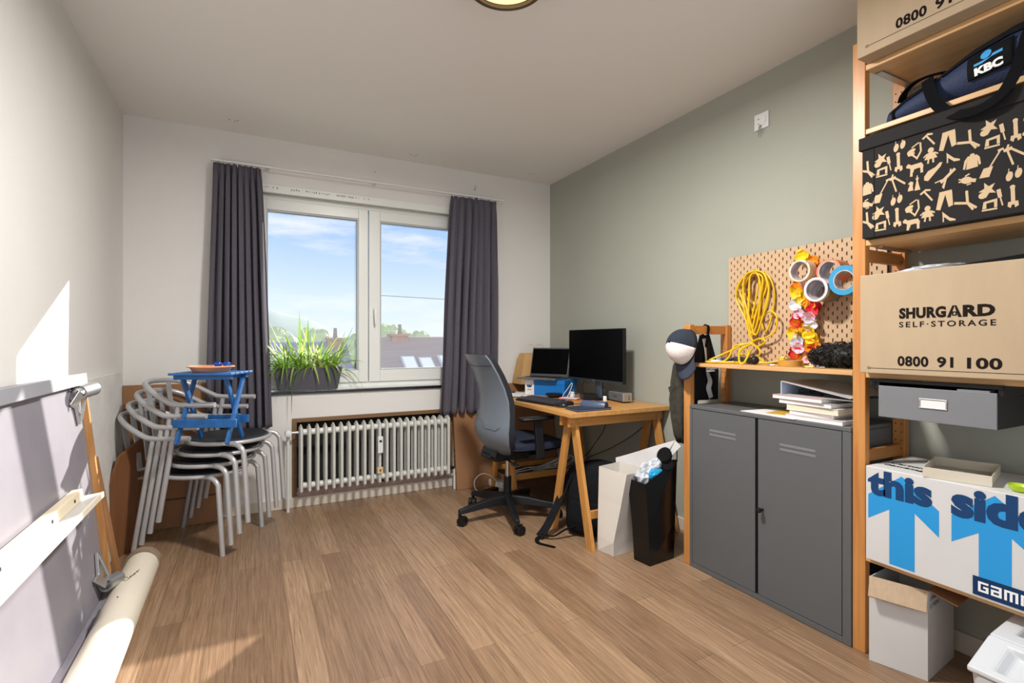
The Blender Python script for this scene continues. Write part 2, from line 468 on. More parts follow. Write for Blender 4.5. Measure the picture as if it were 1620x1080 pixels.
def leaf_material():
    m = bpy.data.materials.new('spider_plant_leaf'); m.use_nodes = True
    nt = m.node_tree; nt.nodes.clear(); L = nt.links
    o = nt.nodes.new('ShaderNodeOutputMaterial'); p = nt.nodes.new('ShaderNodeBsdfPrincipled'); t = nt.nodes.new('ShaderNodeBsdfTranslucent')
    gi = nt.nodes.new('ShaderNodeNewGeometry'); r = nt.nodes.new('ShaderNodeValToRGB')
    e = r.color_ramp.elements
    e[0].position = 0.0; e[0].color = lin('#5f8f3b'); e[1].position = 1.0; e[1].color = lin('#e3e3b8')
    for q, c in ((0.3, '#8fbb45'), (0.6, '#b9d564'), (0.85, '#dbe79a')):
        x = e.new(q); x.color = lin(c)
    L.new(gi.outputs['Random Per Island'], r.inputs[0]); L.new(r.outputs[0], p.inputs['Base Color']); L.new(r.outputs[0], t.inputs[0])
    p.inputs['Roughness'].default_value = 0.4
    mx = nt.nodes.new('ShaderNodeMixShader'); mx.inputs[0].default_value = 0.55
    L.new(p.outputs[0], mx.inputs[1]); L.new(t.outputs[0], mx.inputs[2]); L.new(mx.outputs[0], o.inputs[0])
    return m
leaf_m = leaf_material()

# ------------------------------------------------------------------ room shell
struct('floor', MB().box(XL-0.2, XR+0.2, YF, YB+0.2, -0.12, 0), floor_m)
struct('ceiling', MB().box(XL-0.2, XR+0.2, YF, YB+0.2, ZC, ZC+0.15), ceil_white)
struct('wall_left', MB().box(XL-0.2, XL, YF, YB+0.2, 0, ZC), wall_white)
struct('wall_right', MB().box(XR, XR+0.2, YF, YB+0.2, 0, ZC), wall_sage)
WX0, WX1, WZ0, WZ1 = 0.0, 1.565, 0.785, 2.215      # window opening
NX0, NX1, NZ0, NZ1 = 0.283, 1.40, 0.075, 0.588     # radiator niche
m = MB()
Y2 = YB+0.22
m.box(XL, WX0, YB, Y2, 0, ZC); m.box(WX1, XR, YB, Y2, 0, ZC); m.box(WX0, WX1, YB, Y2, WZ1, ZC)
m.box(WX0, NX0, YB, Y2, 0, WZ0); m.box(NX1, WX1, YB, Y2, 0, WZ0)
m.box(NX0, NX1, YB, Y2, NZ1, WZ0); m.box(NX0, NX1, YB, Y2, 0, NZ0); m.box(NX0, NX1, YB+0.10, Y2, NZ0, NZ1)
struct('wall_back', m, wall_white)
# niche lining and brown frame
struct('trim_1', MB().box(NX0-0.03, NX1+0.03, YB-0.012, YB+0.004, NZ1, NZ1+0.028).box(NX0-0.03, NX0, YB-0.012, YB+0.004, NZ0, NZ1).box(NX1, NX1+0.03, YB-0.012, YB+0.004, NZ0+0.03, NZ1), brown_trim, bevel=0.002)
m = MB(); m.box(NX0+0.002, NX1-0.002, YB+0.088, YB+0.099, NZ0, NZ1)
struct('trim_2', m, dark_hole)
m = MB()
m.grid(lambda u, v: V((NX0+0.003+u*(NX1-NX0-0.006), YB-0.006-0.003*math.sin(40*u+7*v), NZ0-0.006+v*(0.062+0.02*math.sin(9*u)+0.012*math.sin(31*u)))), 60, 4)
struct('trim_3', m, stain, solid=0.003)
struct('baseboard_back', MB().box(XL, 1.66, YB-0.014, YB-0.001, 0, 0.068), cream, bevel=0.003)
struct('baseboard_right', MB().box(XR-0.014, XR-0.001, YF, YB, 0, 0.075), cream, bevel=0.003)
# vent strip above the window
m = MB().box(WX0, WX1, YB-0.012, YB+0.02, 2.162, 2.217)
st = struct('trim_4', m, pvc, bevel=0.003)
m = MB()
for x in [0.09, 0.105, 0.135, 0.16, 0.25, 0.265, 0.28, 0.295, 0.345, 0.358, 0.371, 0.384, 0.397, 0.41, 0.43, 0.45, 0.465, 0.48, 0.495, 0.55, 0.562, 0.574, 0.586, 0.598, 0.61, 0.622, 0.634, 0.646, 0.658, 0.68, 0.70, 0.74, 0.77]:
    m.box(x-0.0035, x+0.0035, YB-0.0135, YB-0.011, 2.192+random.uniform(-.004,.004), 2.2+random.uniform(-.003,.004))
struct('vent_slot', m, grey_roll, st)
struct('trim_5', MB().box(WX0, WX1, YB+0.02, YB+0.20, 2.172, 2.215), mat('olive_gap_shade', '#b9b8a0', 0.6))  # olive tone paints the shade in the gap above the frame

# ------------------------------------------------------------------ window
win = bpy.data.objects.new('window_1', None); C.objects.link(win); win.location = (0.78, 3.9, 0.79); win['kind'] = 'structure'
FY0, FY1 = 3.872, 3.945
m = MB(); m.box(WX0, WX1, FY0, FY1, 0.807, 0.85).box(WX0, WX1, FY0, FY1, 2.132, 2.172).box(WX0, WX0+0.035, FY0, FY1, 0.85, 2.132).box(WX1-0.035, WX1, FY0, FY1, 0.85, 2.132)
obj('frame', m, pvc, win, bevel=0.003)
def sash(x0, x1, gx0, gx1):
    z0, z1, g0, g1 = 0.85, 2.132, 0.935, 2.06
    m = MB(); y0, y1 = FY0-0.018, FY0+0.04
    m.box(x0, gx0, y0, y1, z0, z1).box(gx1, x1, y0, y1, z0, z1).box(gx0, gx1, y0, y1, z0, g0).box(gx0, gx1, y0, y1, g1, z1)
    s_ = obj('sash', m, pvc, win, bevel=0.003)
    m = MB(); b_ = 0.010
    for a in ((gx0, gx0+b_, g0, g1), (gx1-b_, gx1, g0, g1)): m.box(a[0], a[1], y0+0.008, y1-0.005, a[2], a[3])
    for a in ((gx0+b_, gx1-b_, g0, g0+b_), (gx0+b_, gx1-b_, g1-b_, g1)): m.box(a[0], a[1], y0+0.008, y1-0.005, a[2], a[3])
    obj('glazing_bead', m, mat('grey_seal', '#b9bcbb', 0.5), s_)
    obj('glass_pane', MB().poly([(gx0, FY0+0.02, g0), (gx1, FY0+0.02, g0), (gx1, FY0+0.02, g1), (gx0, FY0+0.02, g1)]), pane_m, win)
    return s_
sash(0.012, 0.778, 0.094, 0.71)
s2 = sash(0.786, 1.553, 0.868, 1.472)
m = MB(); m.obox((0.826, FY0-0.022, 1.37), (0.026, 0.012, 0.065)); m.cyl((0.826, FY0-0.022, 1.385), (0.826, FY0-0.055, 1.385), 0.009)
m.rings([[V((0.826-w, FY0-0.06+d, z)), V((0.826+w, FY0-0.06+d, z)), V((0.826+w, FY0-0.046+d, z)), V((0.826-w, FY0-0.046+d, z))] for z, w, d in ((1.395, 0.010, 0), (1.37, 0.011, -0.004), (1.30, 0.008, -0.006), (1.275, 0.006, -0.004))])
obj('handle', m, white_plastic, s2, bevel=0.003)
m = MB().box(WX0, WX1, YB+0.012, FY0+0.01, 0.805, 0.815)
obj('inner_ledge', m, pvc, win)
sill = MB().box(WX0-0.0, WX1, YB-0.018, FY1, WZ0, WZ0+0.02)
struct('trim_6', sill, black_stone, bevel=0.002)
# ------------------------------------------------------------------ curtains
rail = thing('curtain_rail', 'thin white curtain rail running above the window between two dark curtains', 'curtain rail', (0.81, 3.72, 2.30))
obj('track', MB().box(-0.225, 1.845, 3.712, 3.732, 2.298, 2.308), white_plastic, rail, bevel=0.002)
for x in (-0.19, 0.10, 0.81, 1.62):
    obj('bracket', MB().box(x-0.012, x+0.012, 3.715, YB, 2.309, 2.313).box(x-0.012, x+0.012, YB-0.004, YB, 2.305, 2.335), white_plastic, rail, bevel=0.001)

def curtain(name_label, xt0, xt1, xb0, xb1, zt, zb, n, seed, lean=0.0):
    rnd = random.Random(seed)
    ph = [rnd.uniform(0, 6.28) for _ in range(6)]
    def f(u, v):
        z = zt + (zb-zt)*v
        w = v**0.8
        x0 = xt0+(xb0-xt0)*w; x1 = xt1+(xb1-xt1)*w
        uu = u + 0.012*math.sin(2*PI*2*u+ph[0])*v + 0.006*math.sin(9*v+ph[1])
        amp = (0.017+0.016*min(1, v*2.5))*(0.85+0.4*math.sin(11*u+ph[4]))
        y = 3.718 + lean*v + amp*math.sin(2*PI*n*uu+ph[2]+0.5*math.sin(2.2*v+ph[3])) + 0.35*amp*math.sin(2*PI*n*1.9*uu+ph[4]+1.2*v) + 0.006*math.sin(5*v+8*u)
        pinch = math.exp(-(v/0.045)**2)
        y = y*(1-0.45*pinch) + 3.718*0.45*pinch
        x = x0+(x1-x0)*u + 0.008*math.sin(2*PI*n*u*2+ph[5])*(1-pinch)
        return V((x, min(y, 3.750), z))
    t = thing('curtain', name_label, 'curtain', ((xb0+xb1)/2, 3.72, zb))
    obj('drape', MB().grid(f, n*14, 46), curtain_m, t, smooth='all', solid=0.0025)
    for k in range(9):
        u = (k+0.5)/9; x = xt0+(xt1-xt0)*u; m = MB()
        m.tube([(x, 3.722, zt-0.012), (x, 3.716, zt+0.004), (x, 3.722, zt+0.010), (x, 3.727, zt+0.003)], 0.0018, 5)
        obj('hook', m, white_plastic, t)
    return t
curtain('dark grey curtain hanging left of the window above the stacked chairs', -0.212, 0.058, -0.262, 0.125, 2.289, 0.578, 8, 3)
curtain('dark grey curtain hanging right of the window behind the office chair', 1.385, 1.772, 1.292, 1.762, 2.287, 0.582, 7, 11)

# ------------------------------------------------------------------ radiator
rad = thing('radiator', 'white ribbed column radiator set in a wall niche below the window', 'radiator', (0.83, 3.72, 0.1))
RZ0, RZ1 = 0.118, 0.582
sec0 = None
for k in range(21):
    x = 0.302 + k*0.0525
    m = MB()
    hw = 0.0115
    def cs(y0, y1, z, w):   # oval cross-section
        c = (y0+y1)/2; r = (y1-y0)/2
        return [V((x+w*math.cos(2*PI*j/10), c+r*math.sin(2*PI*j/10), z)) for j in range(10)]
    for y0, y1 in ((3.664, 3.70), (3.742, 3.778)):
        m.rings([cs(y0, y1, z, hw) for z in (RZ0+0.02, RZ0+0.05, RZ1-0.05, RZ1-0.02)])
    for z0, z1, z2 in ((RZ0, RZ0+0.018, RZ0+0.07), (RZ1, RZ1-0.018, RZ1-0.07)):
        m.rings([cs(3.69, 3.75, z0, 0.004), cs(3.666, 3.776, z1, hw), cs(3.664, 3.778, z2, hw)])
    if k < 20:
        for z in (RZ0+0.05, RZ1-0.05): m.cyl((x, 3.72, z), (x+0.0525, 3.72, z), 0.021, 12)
    obj('section', m, rad_m, rad, smooth=True)
p = obj('valve', MB().cyl((0.215, 3.72, 0.532), (0.30, 3.72, 0.532), 0.011, 12), chrome, rad, smooth=True)
obj('thermostat_knob', MB().lathe([(0.012, 0), (0.022, 0.006), (0.024, 0.03), (0.02, 0.052), (0.012, 0.056)], (0.222, 3.72, 0.535), 20, rot(x=PI/2)), white_plastic, rad, smooth=True, label='round white thermostat knob')
obj('supply_pipe', MB().cyl((0.222, 3.72, 0.0), (0.222, 3.72, 0.52), 0.011, 14), rad_m, rad, smooth=True)
m = MB().tube(smooth_pts([(1.36, 3.72, 0.168), (1.395, 3.72, 0.168), (1.415, 3.72, 0.16)], 4), 0.010, 10).cyl((1.372, 3.72, 0.168), (1.398, 3.72, 0.168), 0.015, 12)
obj('return_valve', m, black_plastic, rad, smooth=True, label='blackened return valve')
obj('return_pipe', MB().cyl((1.415, 3.72, 0.0), (1.415, 3.72, 0.165), 0.0105, 14), rad_m, rad, smooth=True)
hm = obj('heat_meter', MB().box(0.806, 0.842, 3.642, 3.664, 0.352, 0.47), white_plastic, rad, bevel=0.004)
obj('display', MB().box(0.815, 0.833, 3.640, 3.643, 0.43, 0.445), dark_hole, hm)
mb_ = obj('meter_bracket', MB().box(0.804, 0.844, 3.652, 3.664, 0.205, 0.25), mat('aged_yellow_plastic', '#d8c193', 0.5), rad, bevel=0.002)
obj('screw', MB().cyl((0.824, 3.652, 0.228), (0.824, 3.648, 0.228), 0.007, 10), mat('rusty_screw', '#7a4a22', 0.6), mb_)

# ------------------------------------------------------------------ planter with spider plant
pl = thing('potted_spider_plant', 'spider plant with arching striped leaves in a dark grey planter on the windowsill', 'potted plant', (0.357, 3.83, 0.806))
PX0, PX1, PZ0, PZ1 = 0.135, 0.58, 0.816, 0.968
def trough(x0, x1, y0, y1, z): return [V((x0, y0, z)), V((x1, y0, z)), V((x1, y1, z)), V((x0, y1, z))]
m = MB().rings([trough(PX0+0.03, PX1-0.03, 3.775, 3.835, PZ0), trough(PX0, PX1, 3.758, 3.848, PZ1), trough(PX0+0.008, PX1-0.008, 3.765, 3.841, PZ1), trough(PX0+0.012, PX1-0.012, 3.768, 3.838, PZ1-0.03)])
obj('planter', m, planter_m, pl, bevel=0.002)
obj('soil', MB().box(PX0+0.013, PX1-0.013, 3.769, 3.837, PZ1-0.035, PZ1-0.02), soil_m, pl)
rnd = random.Random(5)
def blade(m, base, az, length, up, droop, w):
    d = V((math.cos(az), math.sin(az)*0.62, 0)); pts = []
    n = 12
    for i in range(n+1):
        t = i/n
        h = up*length*(t) - droop*length*t*t
        pts.append(V(base)+d*(length*(0.75*t+0.1*t*t)*(1-0.35*up*t))+V((0, 0, h)))
    pts = [V((p.x, min(p.y, 3.85), max(p.z, 0.60))) for p in pts]
    side = d.cross(V((0, 0, 1))).normalized(); vs = []
    for i, p in enumerate(pts):
        t = i/n; ww = w*(0.55+0.9*t*(1-t)*2)*(1-t**4)+0.0006
        up_ = V((0, 0, 1)) if abs(d.z) < 0.9 else d
        vs.append([m.b.verts.new(p+side*ww), m.b.verts.new(p-V((0, 0, ww*0.5))), m.b.verts.new(p-side*ww)])
    for a, b in zip(vs, vs[1:]):
        m.face([a[0], a[1], b[1], b[0]]); m.face([a[1], a[2], b[2], b[1]])
m = MB()
for k in range(250):
    bx = rnd.choice([0.20, 0.24, 0.31, 0.36, 0.41, 0.46, 0.51])+rnd.uniform(-.025, .025)
    by = 3.79+rnd.uniform(-.02, .035)
    side = (bx-0.357)/0.2
    az = rnd.gauss(0 if rnd.random() < 0.5+0.3*side else PI, 0.8) if rnd.random() < 0.75 else rnd.uniform(-PI, 0)
    up = rnd.uniform(0.6, 1.25); L = rnd.uniform(0.20, 0.40)
    blade(m, (bx, by, PZ1-0.025), az, L, up, rnd.uniform(0.2, 0.95), rnd.uniform(0.004, 0.0075))
for (bx, az, L, up, dr, w) in ((0.30, 1.3, 0.40, 0.95, 0.05, 0.006), (0.29, 2.9, 0.34, 1.0, 0.25, 0.007), (0.26, 2.8, 0.40, 0.85, 0.2, 0.007), (0.34, 0.4, 0.33, 0.95, 0.3, 0.006), (0.25, 3.0, 0.36, 0.5, 0.35, 0.006), (0.38, 0.2, 0.30, 0.85, 0.35, 0.007), (0.52, 0.05, 0.33, 0.45, 1.0, 0.007), (0.50, 0.1, 0.30, 0.35, 0.9, 0.006), (0.54, 0.1, 0.26, 0.4, 1.3, 0.005), (0.23, 3.1, 0.33, 0.3, 0.6, 0.006), (0.22, 3.75, 0.36, 0.95, 0.25, 0.008), (0.20, 3.9, 0.30, 0.6, 0.5, 0.007), (0.24, 4.0, 0.33, 0.45, 0.55, 0.006), (0.21, 3.6, 0.34, 0.75, 0.5, 0.007), (0.31, 1.6, 0.46, 1.05, 0.12, 0.008), (0.28, 2.4, 0.42, 1.0, 0.15, 0.007), (0.40, 0.6, 0.40, 0.95, 0.25, 0.008), (0.47, 0.2, 0.36, 0.8, 0.35, 0.008), (0.53, 0.0, 0.30, 0.7, 0.5, 0.007)):
    blade(m, (bx, 3.79, PZ1-0.025), az, L, up, dr, w)
def hang(m, x, z1, w, dx=0.0):
    pts = smooth_pts([(x, 3.77, PZ1-0.02), (x+dx*0.1, 3.745, PZ1+0.014), (x+dx*0.3, 3.732, PZ1-0.01), (x+dx*0.7, 3.727, (PZ1+z1)/2), (x+dx, 3.728, z1)], 4)
    n = len(pts)-1
    m.ribbon(pts, lambda t: w*(1-t**3)+0.0012, 0.0008, (0, -1, 0.2))
hang(m, 0.248, 0.662, 0.0085, -0.004); hang(m, 0.195, 0.79, 0.010, -0.02); hang(m, 0.385, 0.85, 0.013, 0.035); hang(m, 0.46, 0.852, 0.018, 0.035); hang(m, 0.21, 0.88, 0.006, 0.01)
obj('leaves', m, leaf_m, pl, smooth='all', recalc=False)

# ------------------------------------------------------------------ stacked armchairs
def armchair(label, loc, rz, group):
    t = thing('tubular_armchair', label, 'armchair', loc, rz)
    r = 0.0135
    def P(s, tt, z): return V((s, tt, z))
    for sg in (-1, 1):
        obj('rear_leg', MB().tube([P(0.0, 0.21*sg, 0.0), P(0.108, 0.21*sg, 0.617)], r, 12), silver_tube, t, smooth=True, local=True)
        pts = [P(0.483, 0.215*sg, 0)] + [P(0.461, 0.213*sg, 0.34)] + [P(0.452, 0.21*sg, 0.382), P(0.43, 0.205*sg, 0.405), P(0.395, 0.19*sg, 0.412)] + [P(0.33, 0.16*sg, 0.412)]
        obj('front_leg', MB().tube(smooth_pts(pts, 4), r, 12), silver_tube, t, smooth=True, local=True)
    half = [(0.305, 0.212, 0.628), (0.19, 0.212, 0.627), (0.10, 0.211, 0.628), (0.055, 0.208, 0.639), (-0.03, 0.195, 0.684), (-0.10, 0.160, 0.722), (-0.145, 0.10, 0.738), (-0.163, 0.03, 0.742)]
    pts = half + [(a, -b, c) for a, b, c in reversed(half)]
    obj('arm_bow', MB().tube(smooth_pts(pts, 4), 0.0145, 12), silver_tube, t, smooth=True, local=True)
    for sg in (-1, 1):
        obj('back_slat', MB().ribbon(smooth_pts([(-0.143, 0.085*sg, 0.728), (-0.137, 0.085*sg, 0.66), (-0.112, 0.085*sg, 0.50), (-0.098, 0.085*sg, 0.365)], 5), 0.034, 0.007, (1, 0, 0.1)), silver_tube, t, smooth=True, local=True)
        obj('seat_support', MB().tube([(-0.10, 0.085*sg, 0.368), (-0.04, 0.085*sg, 0.385), (0.07, 0.085*sg, 0.400)], 0.009, 8), silver_tube, t, smooth=True, local=True)
    cx, rr = 0.262, 0.212
    rs = [(cx+rr*math.cos(2*PI*k/40), rr*0.98*math.sin(2*PI*k/40), 0.415) for k in range(40)]
    obj('seat_ring', MB().tube(rs, 0.0115, 10, closed=True), silver_tube, t, smooth=True, local=True)
    obj('seat', MB().lathe([(0.005, 0.413), (0.12, 0.414), (0.196, 0.422), (0.204, 0.428), (0.198, 0.433), (0.12, 0.427), (0.005, 0.424)], (cx, 0, 0), 40), seat_black, t, smooth=True, local=True, label='black perforated round seat')
    return t
TH = math.radians(-27)
fx, fy = math.cos(TH), math.sin(TH)
base = V((-0.565, 3.345, 0)) + V((-fy, fx, 0))*0.213
lbl = ['silver tubular armchair at the bottom of the stack, legs on the floor', 'silver tubular armchair second from the bottom of the stack', 'silver tubular armchair third from the bottom of the stack', 'silver tubular armchair on top of the stack carrying the blue stool']
ac = None
for k in range(4):
    loc = base + V((fx, fy, 0))*(0.0455*k) + V((0, 0, 0.0605*k))
    if k == 0: ac = armchair(lbl[0], loc, TH, None)
    else: c_ = dup(ac, lbl[k], loc)
for o in C.objects:
    if o.name.startswith('tubular_armchair'): o['group'] = 'stacked tubular armchairs'

# ------------------------------------------------------------------ blue stool on the top chair
top_seat = base + V((fx, fy, 0))*(0.0455*3+0.262) + V((0, 0, 0.0605*3+0.433))
SZ0 = top_seat.z
ST = math.radians(-24)
st = thing('folding_stool', 'small worn blue folding stool standing on the top chair of the stack', 'stool', (-0.186, 3.17, SZ0), ST)
W2, D2, SH = 0.158, 0.13, 0.372
for k in range(5):
    y = -D2+0.028+k*0.0515
    obj('top_slat', MB().box(-W2, W2, y-0.022, y+0.022, SH-0.012, SH), blue_paint, st, local=True, bevel=0.002)
for sx in (-1, 1):
    x = sx*(W2-0.03)
    obj('leg', MB().bar((x, -0.105, 0.0), (x, 0.085, SH-0.013), 0.028, 0.014, (0, 1, 0)), blue_paint, st, local=True, bevel=0.002)
    x2 = sx*(W2-0.048)
    obj('leg', MB().bar((x2, 0.105, 0.0), (x2, -0.085, SH-0.013), 0.028, 0.014, (0, 1, 0)), blue_paint, st, local=True, bevel=0.002)
obj('top_rail', MB().box(-W2+0.012, W2-0.012, -0.098, -0.072, SH-0.036, SH-0.0125), blue_paint, st, local=True, bevel=0.002)
obj('top_rail', MB().box(-W2+0.012, W2-0.012, 0.072, 0.098, SH-0.036, SH-0.0125), blue_paint, st, local=True, bevel=0.002)
obj('stretcher', MB().box(-W2+0.005, W2+0.01, -0.094, -0.078, 0.085, 0.128), blue_paint, st, local=True, bevel=0.002)
obj('stretcher', MB().box(-W2+0.01, W2-0.005, 0.078, 0.094, 0.085, 0.128), blue_paint, st, local=True, bevel=0.002)
SPN = V((-0.19, 3.17, SZ0+SH))
o = obj('plant_saucer', MB().lathe([(0.001, 0.001), (0.082, 0.0), (0.088, 0.004), (0.100, 0.024), (0.112, 0.026), (0.113, 0.031), (0.103, 0.033), (0.096, 0.029), (0.084, 0.009), (0.001, 0.008)], SPN, 40), terracotta, smooth=True)
tag(o, 'round terracotta plant saucer lying on the blue stool', 'saucer')
sg_ = thing('toy_sunglasses', 'blue mirrored sunglasses lying in the terracotta saucer', 'sunglasses', SPN+V((0.045, 0.0, 0.03)))
for dx in (-0.02, 0.024):
    obj('lens', MB().ball(SPN+V((0.05+dx, 0.012-0.3*dx, 0.040)), (0.02, 0.008, 0.015), 14), mat('blue_mirror_lens', '#1c4fb0', 0.1, 0.5), sg_, smooth=True)
obj('bridge', MB().tube([SPN+V((0.03, 0.016, 0.042)), SPN+V((0.074, 0.006, 0.042))], 0.0025, 6).tube([SPN+V((0.012, 0.018, 0.040)), SPN+V((0.005, -0.05, 0.036))], 0.002, 6).tube([SPN+V((0.092, 0.0, 0.040)), SPN+V((0.075, -0.06, 0.036))], 0.002, 6), mat('blue_frame', '#2a5fb5', 0.3), sg_, smooth=True)
# ------------------------------------------------------------------ table leaning on the left wall
TT = V((-0.652, 0, 1.013)); TB = V((-0.552, 0, 0.045))
up_t = (TT-TB).normalized()
nrm_t = V((0, 1, 0)).cross(up_t)          # out of the underside, into the room
if nrm_t.x < 0: nrm_t = -nrm_t
TY0, TY1 = 1.15, 2.765
def tp(h, y, d):   # h along the board (0 bottom .. 1 top), y world, d outward from the underside face
    return TB + (TT-TB)*h + V((0, y, 0)) + nrm_t*d
def tbox(m, h0, h1, y0, y1, d0, d1):
    return m.hexa([tp(h0, y0, d0), tp(h0, y1, d0), tp(h0, y1, d1), tp(h0, y0, d1), tp(h1, y0, d0), tp(h1, y1, d0), tp(h1, y1, d1), tp(h1, y0, d1)])
tb = thing('leaning_table', 'grey table top on its side leaning against the left wall, legs removed', 'table', (-0.56, 1.96, 0.0))
obj('tabletop', tbox(MB(), 0, 1, TY0, TY1, -0.022, 0.0), lino, tb)
obj('edge_strip', tbox(MB(), 0, 1, TY1+0.0002, TY1+0.004, -0.022, 0.001), steel_m, tb, label='metal strip along the table edge')
obj('end_frame', tbox(MB(), 0.0, 0.955, TY1-0.022, TY1, 0.0005, 0.02), oak_edge, tb, label='oak end lath')
obj('long_frame', tbox(MB(), 0.952, 1.0, TY0, TY1, 0.0005, 0.026), lino_edge, tb, bevel=0.002)
obj('long_frame', tbox(MB(), 0.0, 0.04, TY0, TY1-0.023, 0.0005, 0.026), lino, tb, bevel=0.002)
br_ = obj('brace_shelf', tbox(MB(), 0.505, 0.524, TY0+0.1, TY1-0.27, 0.0005, 0.085), plank_grey, tb, bevel=0.002, label='grey board brace with a cream front edge')
obj('brace_edge', tbox(MB(), 0.505, 0.525, TY0+0.1, TY1-0.268, 0.0855, 0.092), cream_edge, br_)
bt_ = obj('brace_batten', tbox(MB(), 0.5245, 0.566, TY0+0.1, TY1-0.33, 0.012, 0.045), pale_batten, tb, bevel=0.003, label='pale wooden batten')
m = MB()
for y in (1.72, 2.10, 2.33):
    c_ = tp(0.545, y, 0.0455); m.cyl(c_, c_+nrm_t*0.0015, 0.006, 10)
obj('screw_hole', m, dark_hole, bt_)
def leg_socket(h, flip):
    yc = TY1-0.13
    c0 = tp(h, yc-0.01, 0.03)
    mm = MB()
    e = up_t*flip
    # mounting foot: plate hugging the underside, curved hook and tail
    o_ = obj('leg_socket', MB().ring(c0 + V((0, -0.01, 0)), (0.35, 1, 0.12*flip), 0.021, 0.028, 0.085, 24), alu, tb, smooth=True)
    pl_ = MB()
    q = [tp(h, yc-0.045, 0.002)-e*0.02, tp(h, yc+0.03, 0.002)+e*0.03, tp(h, yc+0.055, 0.002)+e*0.0, tp(h, yc+0.03, 0.002)-e*0.13, tp(h, yc+0.008, 0.002)-e*0.13, tp(h, yc-0.01, 0.002)-e*0.05]
    pl_.prism(q, nrm_t*0.012)
    pl_.bar(tp(h, yc+0.022, 0.012)-e*0.12, tp(h, yc+0.02, 0.045)+e*0.01, 0.008, 0.022, nrm_t)
    pl_.bar(tp(h, yc-0.055, 0.010)-e*0.05, tp(h, yc-0.02, 0.035)+e*0.0, 0.03, 0.010, e)
    obj('socket_plate', pl_, alu, o_, bevel=0.002)
leg_socket(0.925, 1); leg_socket(0.105, -1)

# dark boards on the floor between table and pipe
o = obj('floor_strip', MB().box(-0.570, -0.553, 1.2, 2.86, 0.001, 0.022), mat('dark_strip', '#2a2729', 0.6), bevel=0.002)
tag(o, 'long dark lath lying on the floor under the leaning table edge', 'lath')
sh = thing('folded_sheet', 'small folded dark sheet leaning between the leaning table and the pipe', 'sheet', (-0.53, 2.3, 0.06))
m = MB().hexa([(-0.552, 2.20, 0.03), (-0.548, 2.20, 0.03), (-0.538, 2.22, 0.034), (-0.542, 2.22, 0.034), (-0.520, 2.46, 0.118), (-0.516, 2.46, 0.118), (-0.497, 2.36, 0.150), (-0.501, 2.36, 0.150)])
obj('sheet', m, mat('graphite_sheet', '#4a4b52', 0.25), sh)

# pipe on the floor
pp = thing('plastic_pipe', 'long cream cylinder lying on the floor in front of the leaning table', 'pipe', (-0.465, 2.2, 0.0))
RP = 0.068
obj('pipe', MB().ring((-0.468, 3.02, RP), (0.012, -1, 0), RP-0.005, RP, 1.75, 40), tube_m, pp, smooth=True)
obj('end_wrap', MB().ring((-0.4685, 3.035, RP+0.002), (0.012, -1, 0), RP+0.0005, RP+0.006, 0.055, 40).cyl((-0.4685, 3.03, RP), (-0.4685, 3.015, RP), RP-0.006, 30), mat('brown_cardboard_wrap', '#8d7a66', 0.8, noise=0.2, nscale=40), pp, smooth=True, label='ragged brown wrap on the far end')
m = MB()
def onpipe(y, a): return V((-0.463+(RP+0.0006)*math.sin(a), y, RP+(RP+0.0006)*math.cos(a)))
m.tube(smooth_pts([onpipe(2.68, -0.05), onpipe(2.70, -0.22), onpipe(2.675, -0.28), onpipe(2.66, -0.18), onpipe(2.67, -0.02), onpipe(2.70, 0.0), onpipe(2.685, 0.06), onpipe(2.71, 0.06), onpipe(2.70, 0.14), onpipe(2.73, 0.13), onpipe(2.715, 0.2), onpipe(2.75, 0.21), onpipe(2.74, 0.28), onpipe(2.77, 0.30)], 4), 0.0011, 5)
m.ball(onpipe(2.50, -0.1), 0.003, 8)
obj('handwriting', m, ink, pp)

# boards leaning in the corner
def leaner(name, label, cat, y0, y1, xb, xt, z0, z1, t, material, skew=0.0, **kw):
    m = MB()
    z1b = kw.pop('z1b', z1)
    m.hexa([(xb, y0, z0), (xb+t, y0, z0), (xb+t, y1, z0), (xb, y1, z0), (xt, y0+skew, z1), (xt+t, y0+skew, z1), (xt+t, y1+skew, z1b), (xt, y1+skew, z1b)])
    o = obj(name, m, material, bevel=0.002, **kw); tag(o, label, cat); return o
leaner('foam_board', 'off-white insulation board standing in the left corner', 'board', 2.95, 3.64, -0.672, -0.688, 0.0, 0.975, 0.022, foam_m)
A_, B_ = V((-0.672, 3.27, 0)), V((-0.552, 3.50, 0))
q = [A_.lerp(B_, t)+V((0, 0, z)) for t, z in ((0, 0.001), (1, 0.001), (1, 0.60), (0.40, 0.535), (0.0, 0.33))]
tag(obj('veneered_board', MB().prism(q, (-0.012, 0.008, 0)), brown_board_m, bevel=0.002), 'brown veneered board with a sloping top standing in front of the white board', 'wood board')
leaner('foam_offcut', 'narrow pale board offcut standing beside the leaning table edge', 'board', 2.89, 2.96, -0.655, -0.680, 0.0, 0.965, 0.016, mat('pale_offcut', '#cfc4ae', 0.7))
o = obj('wooden_lath', MB().bar((-0.582, 3.10, 0.012), (-0.655, 3.02, 0.60), 0.055, 0.016, (0, 1, 0.2)), stick_m, bevel=0.002); tag(o, 'narrow brown lath leaning against the boards in the left corner', 'lath')
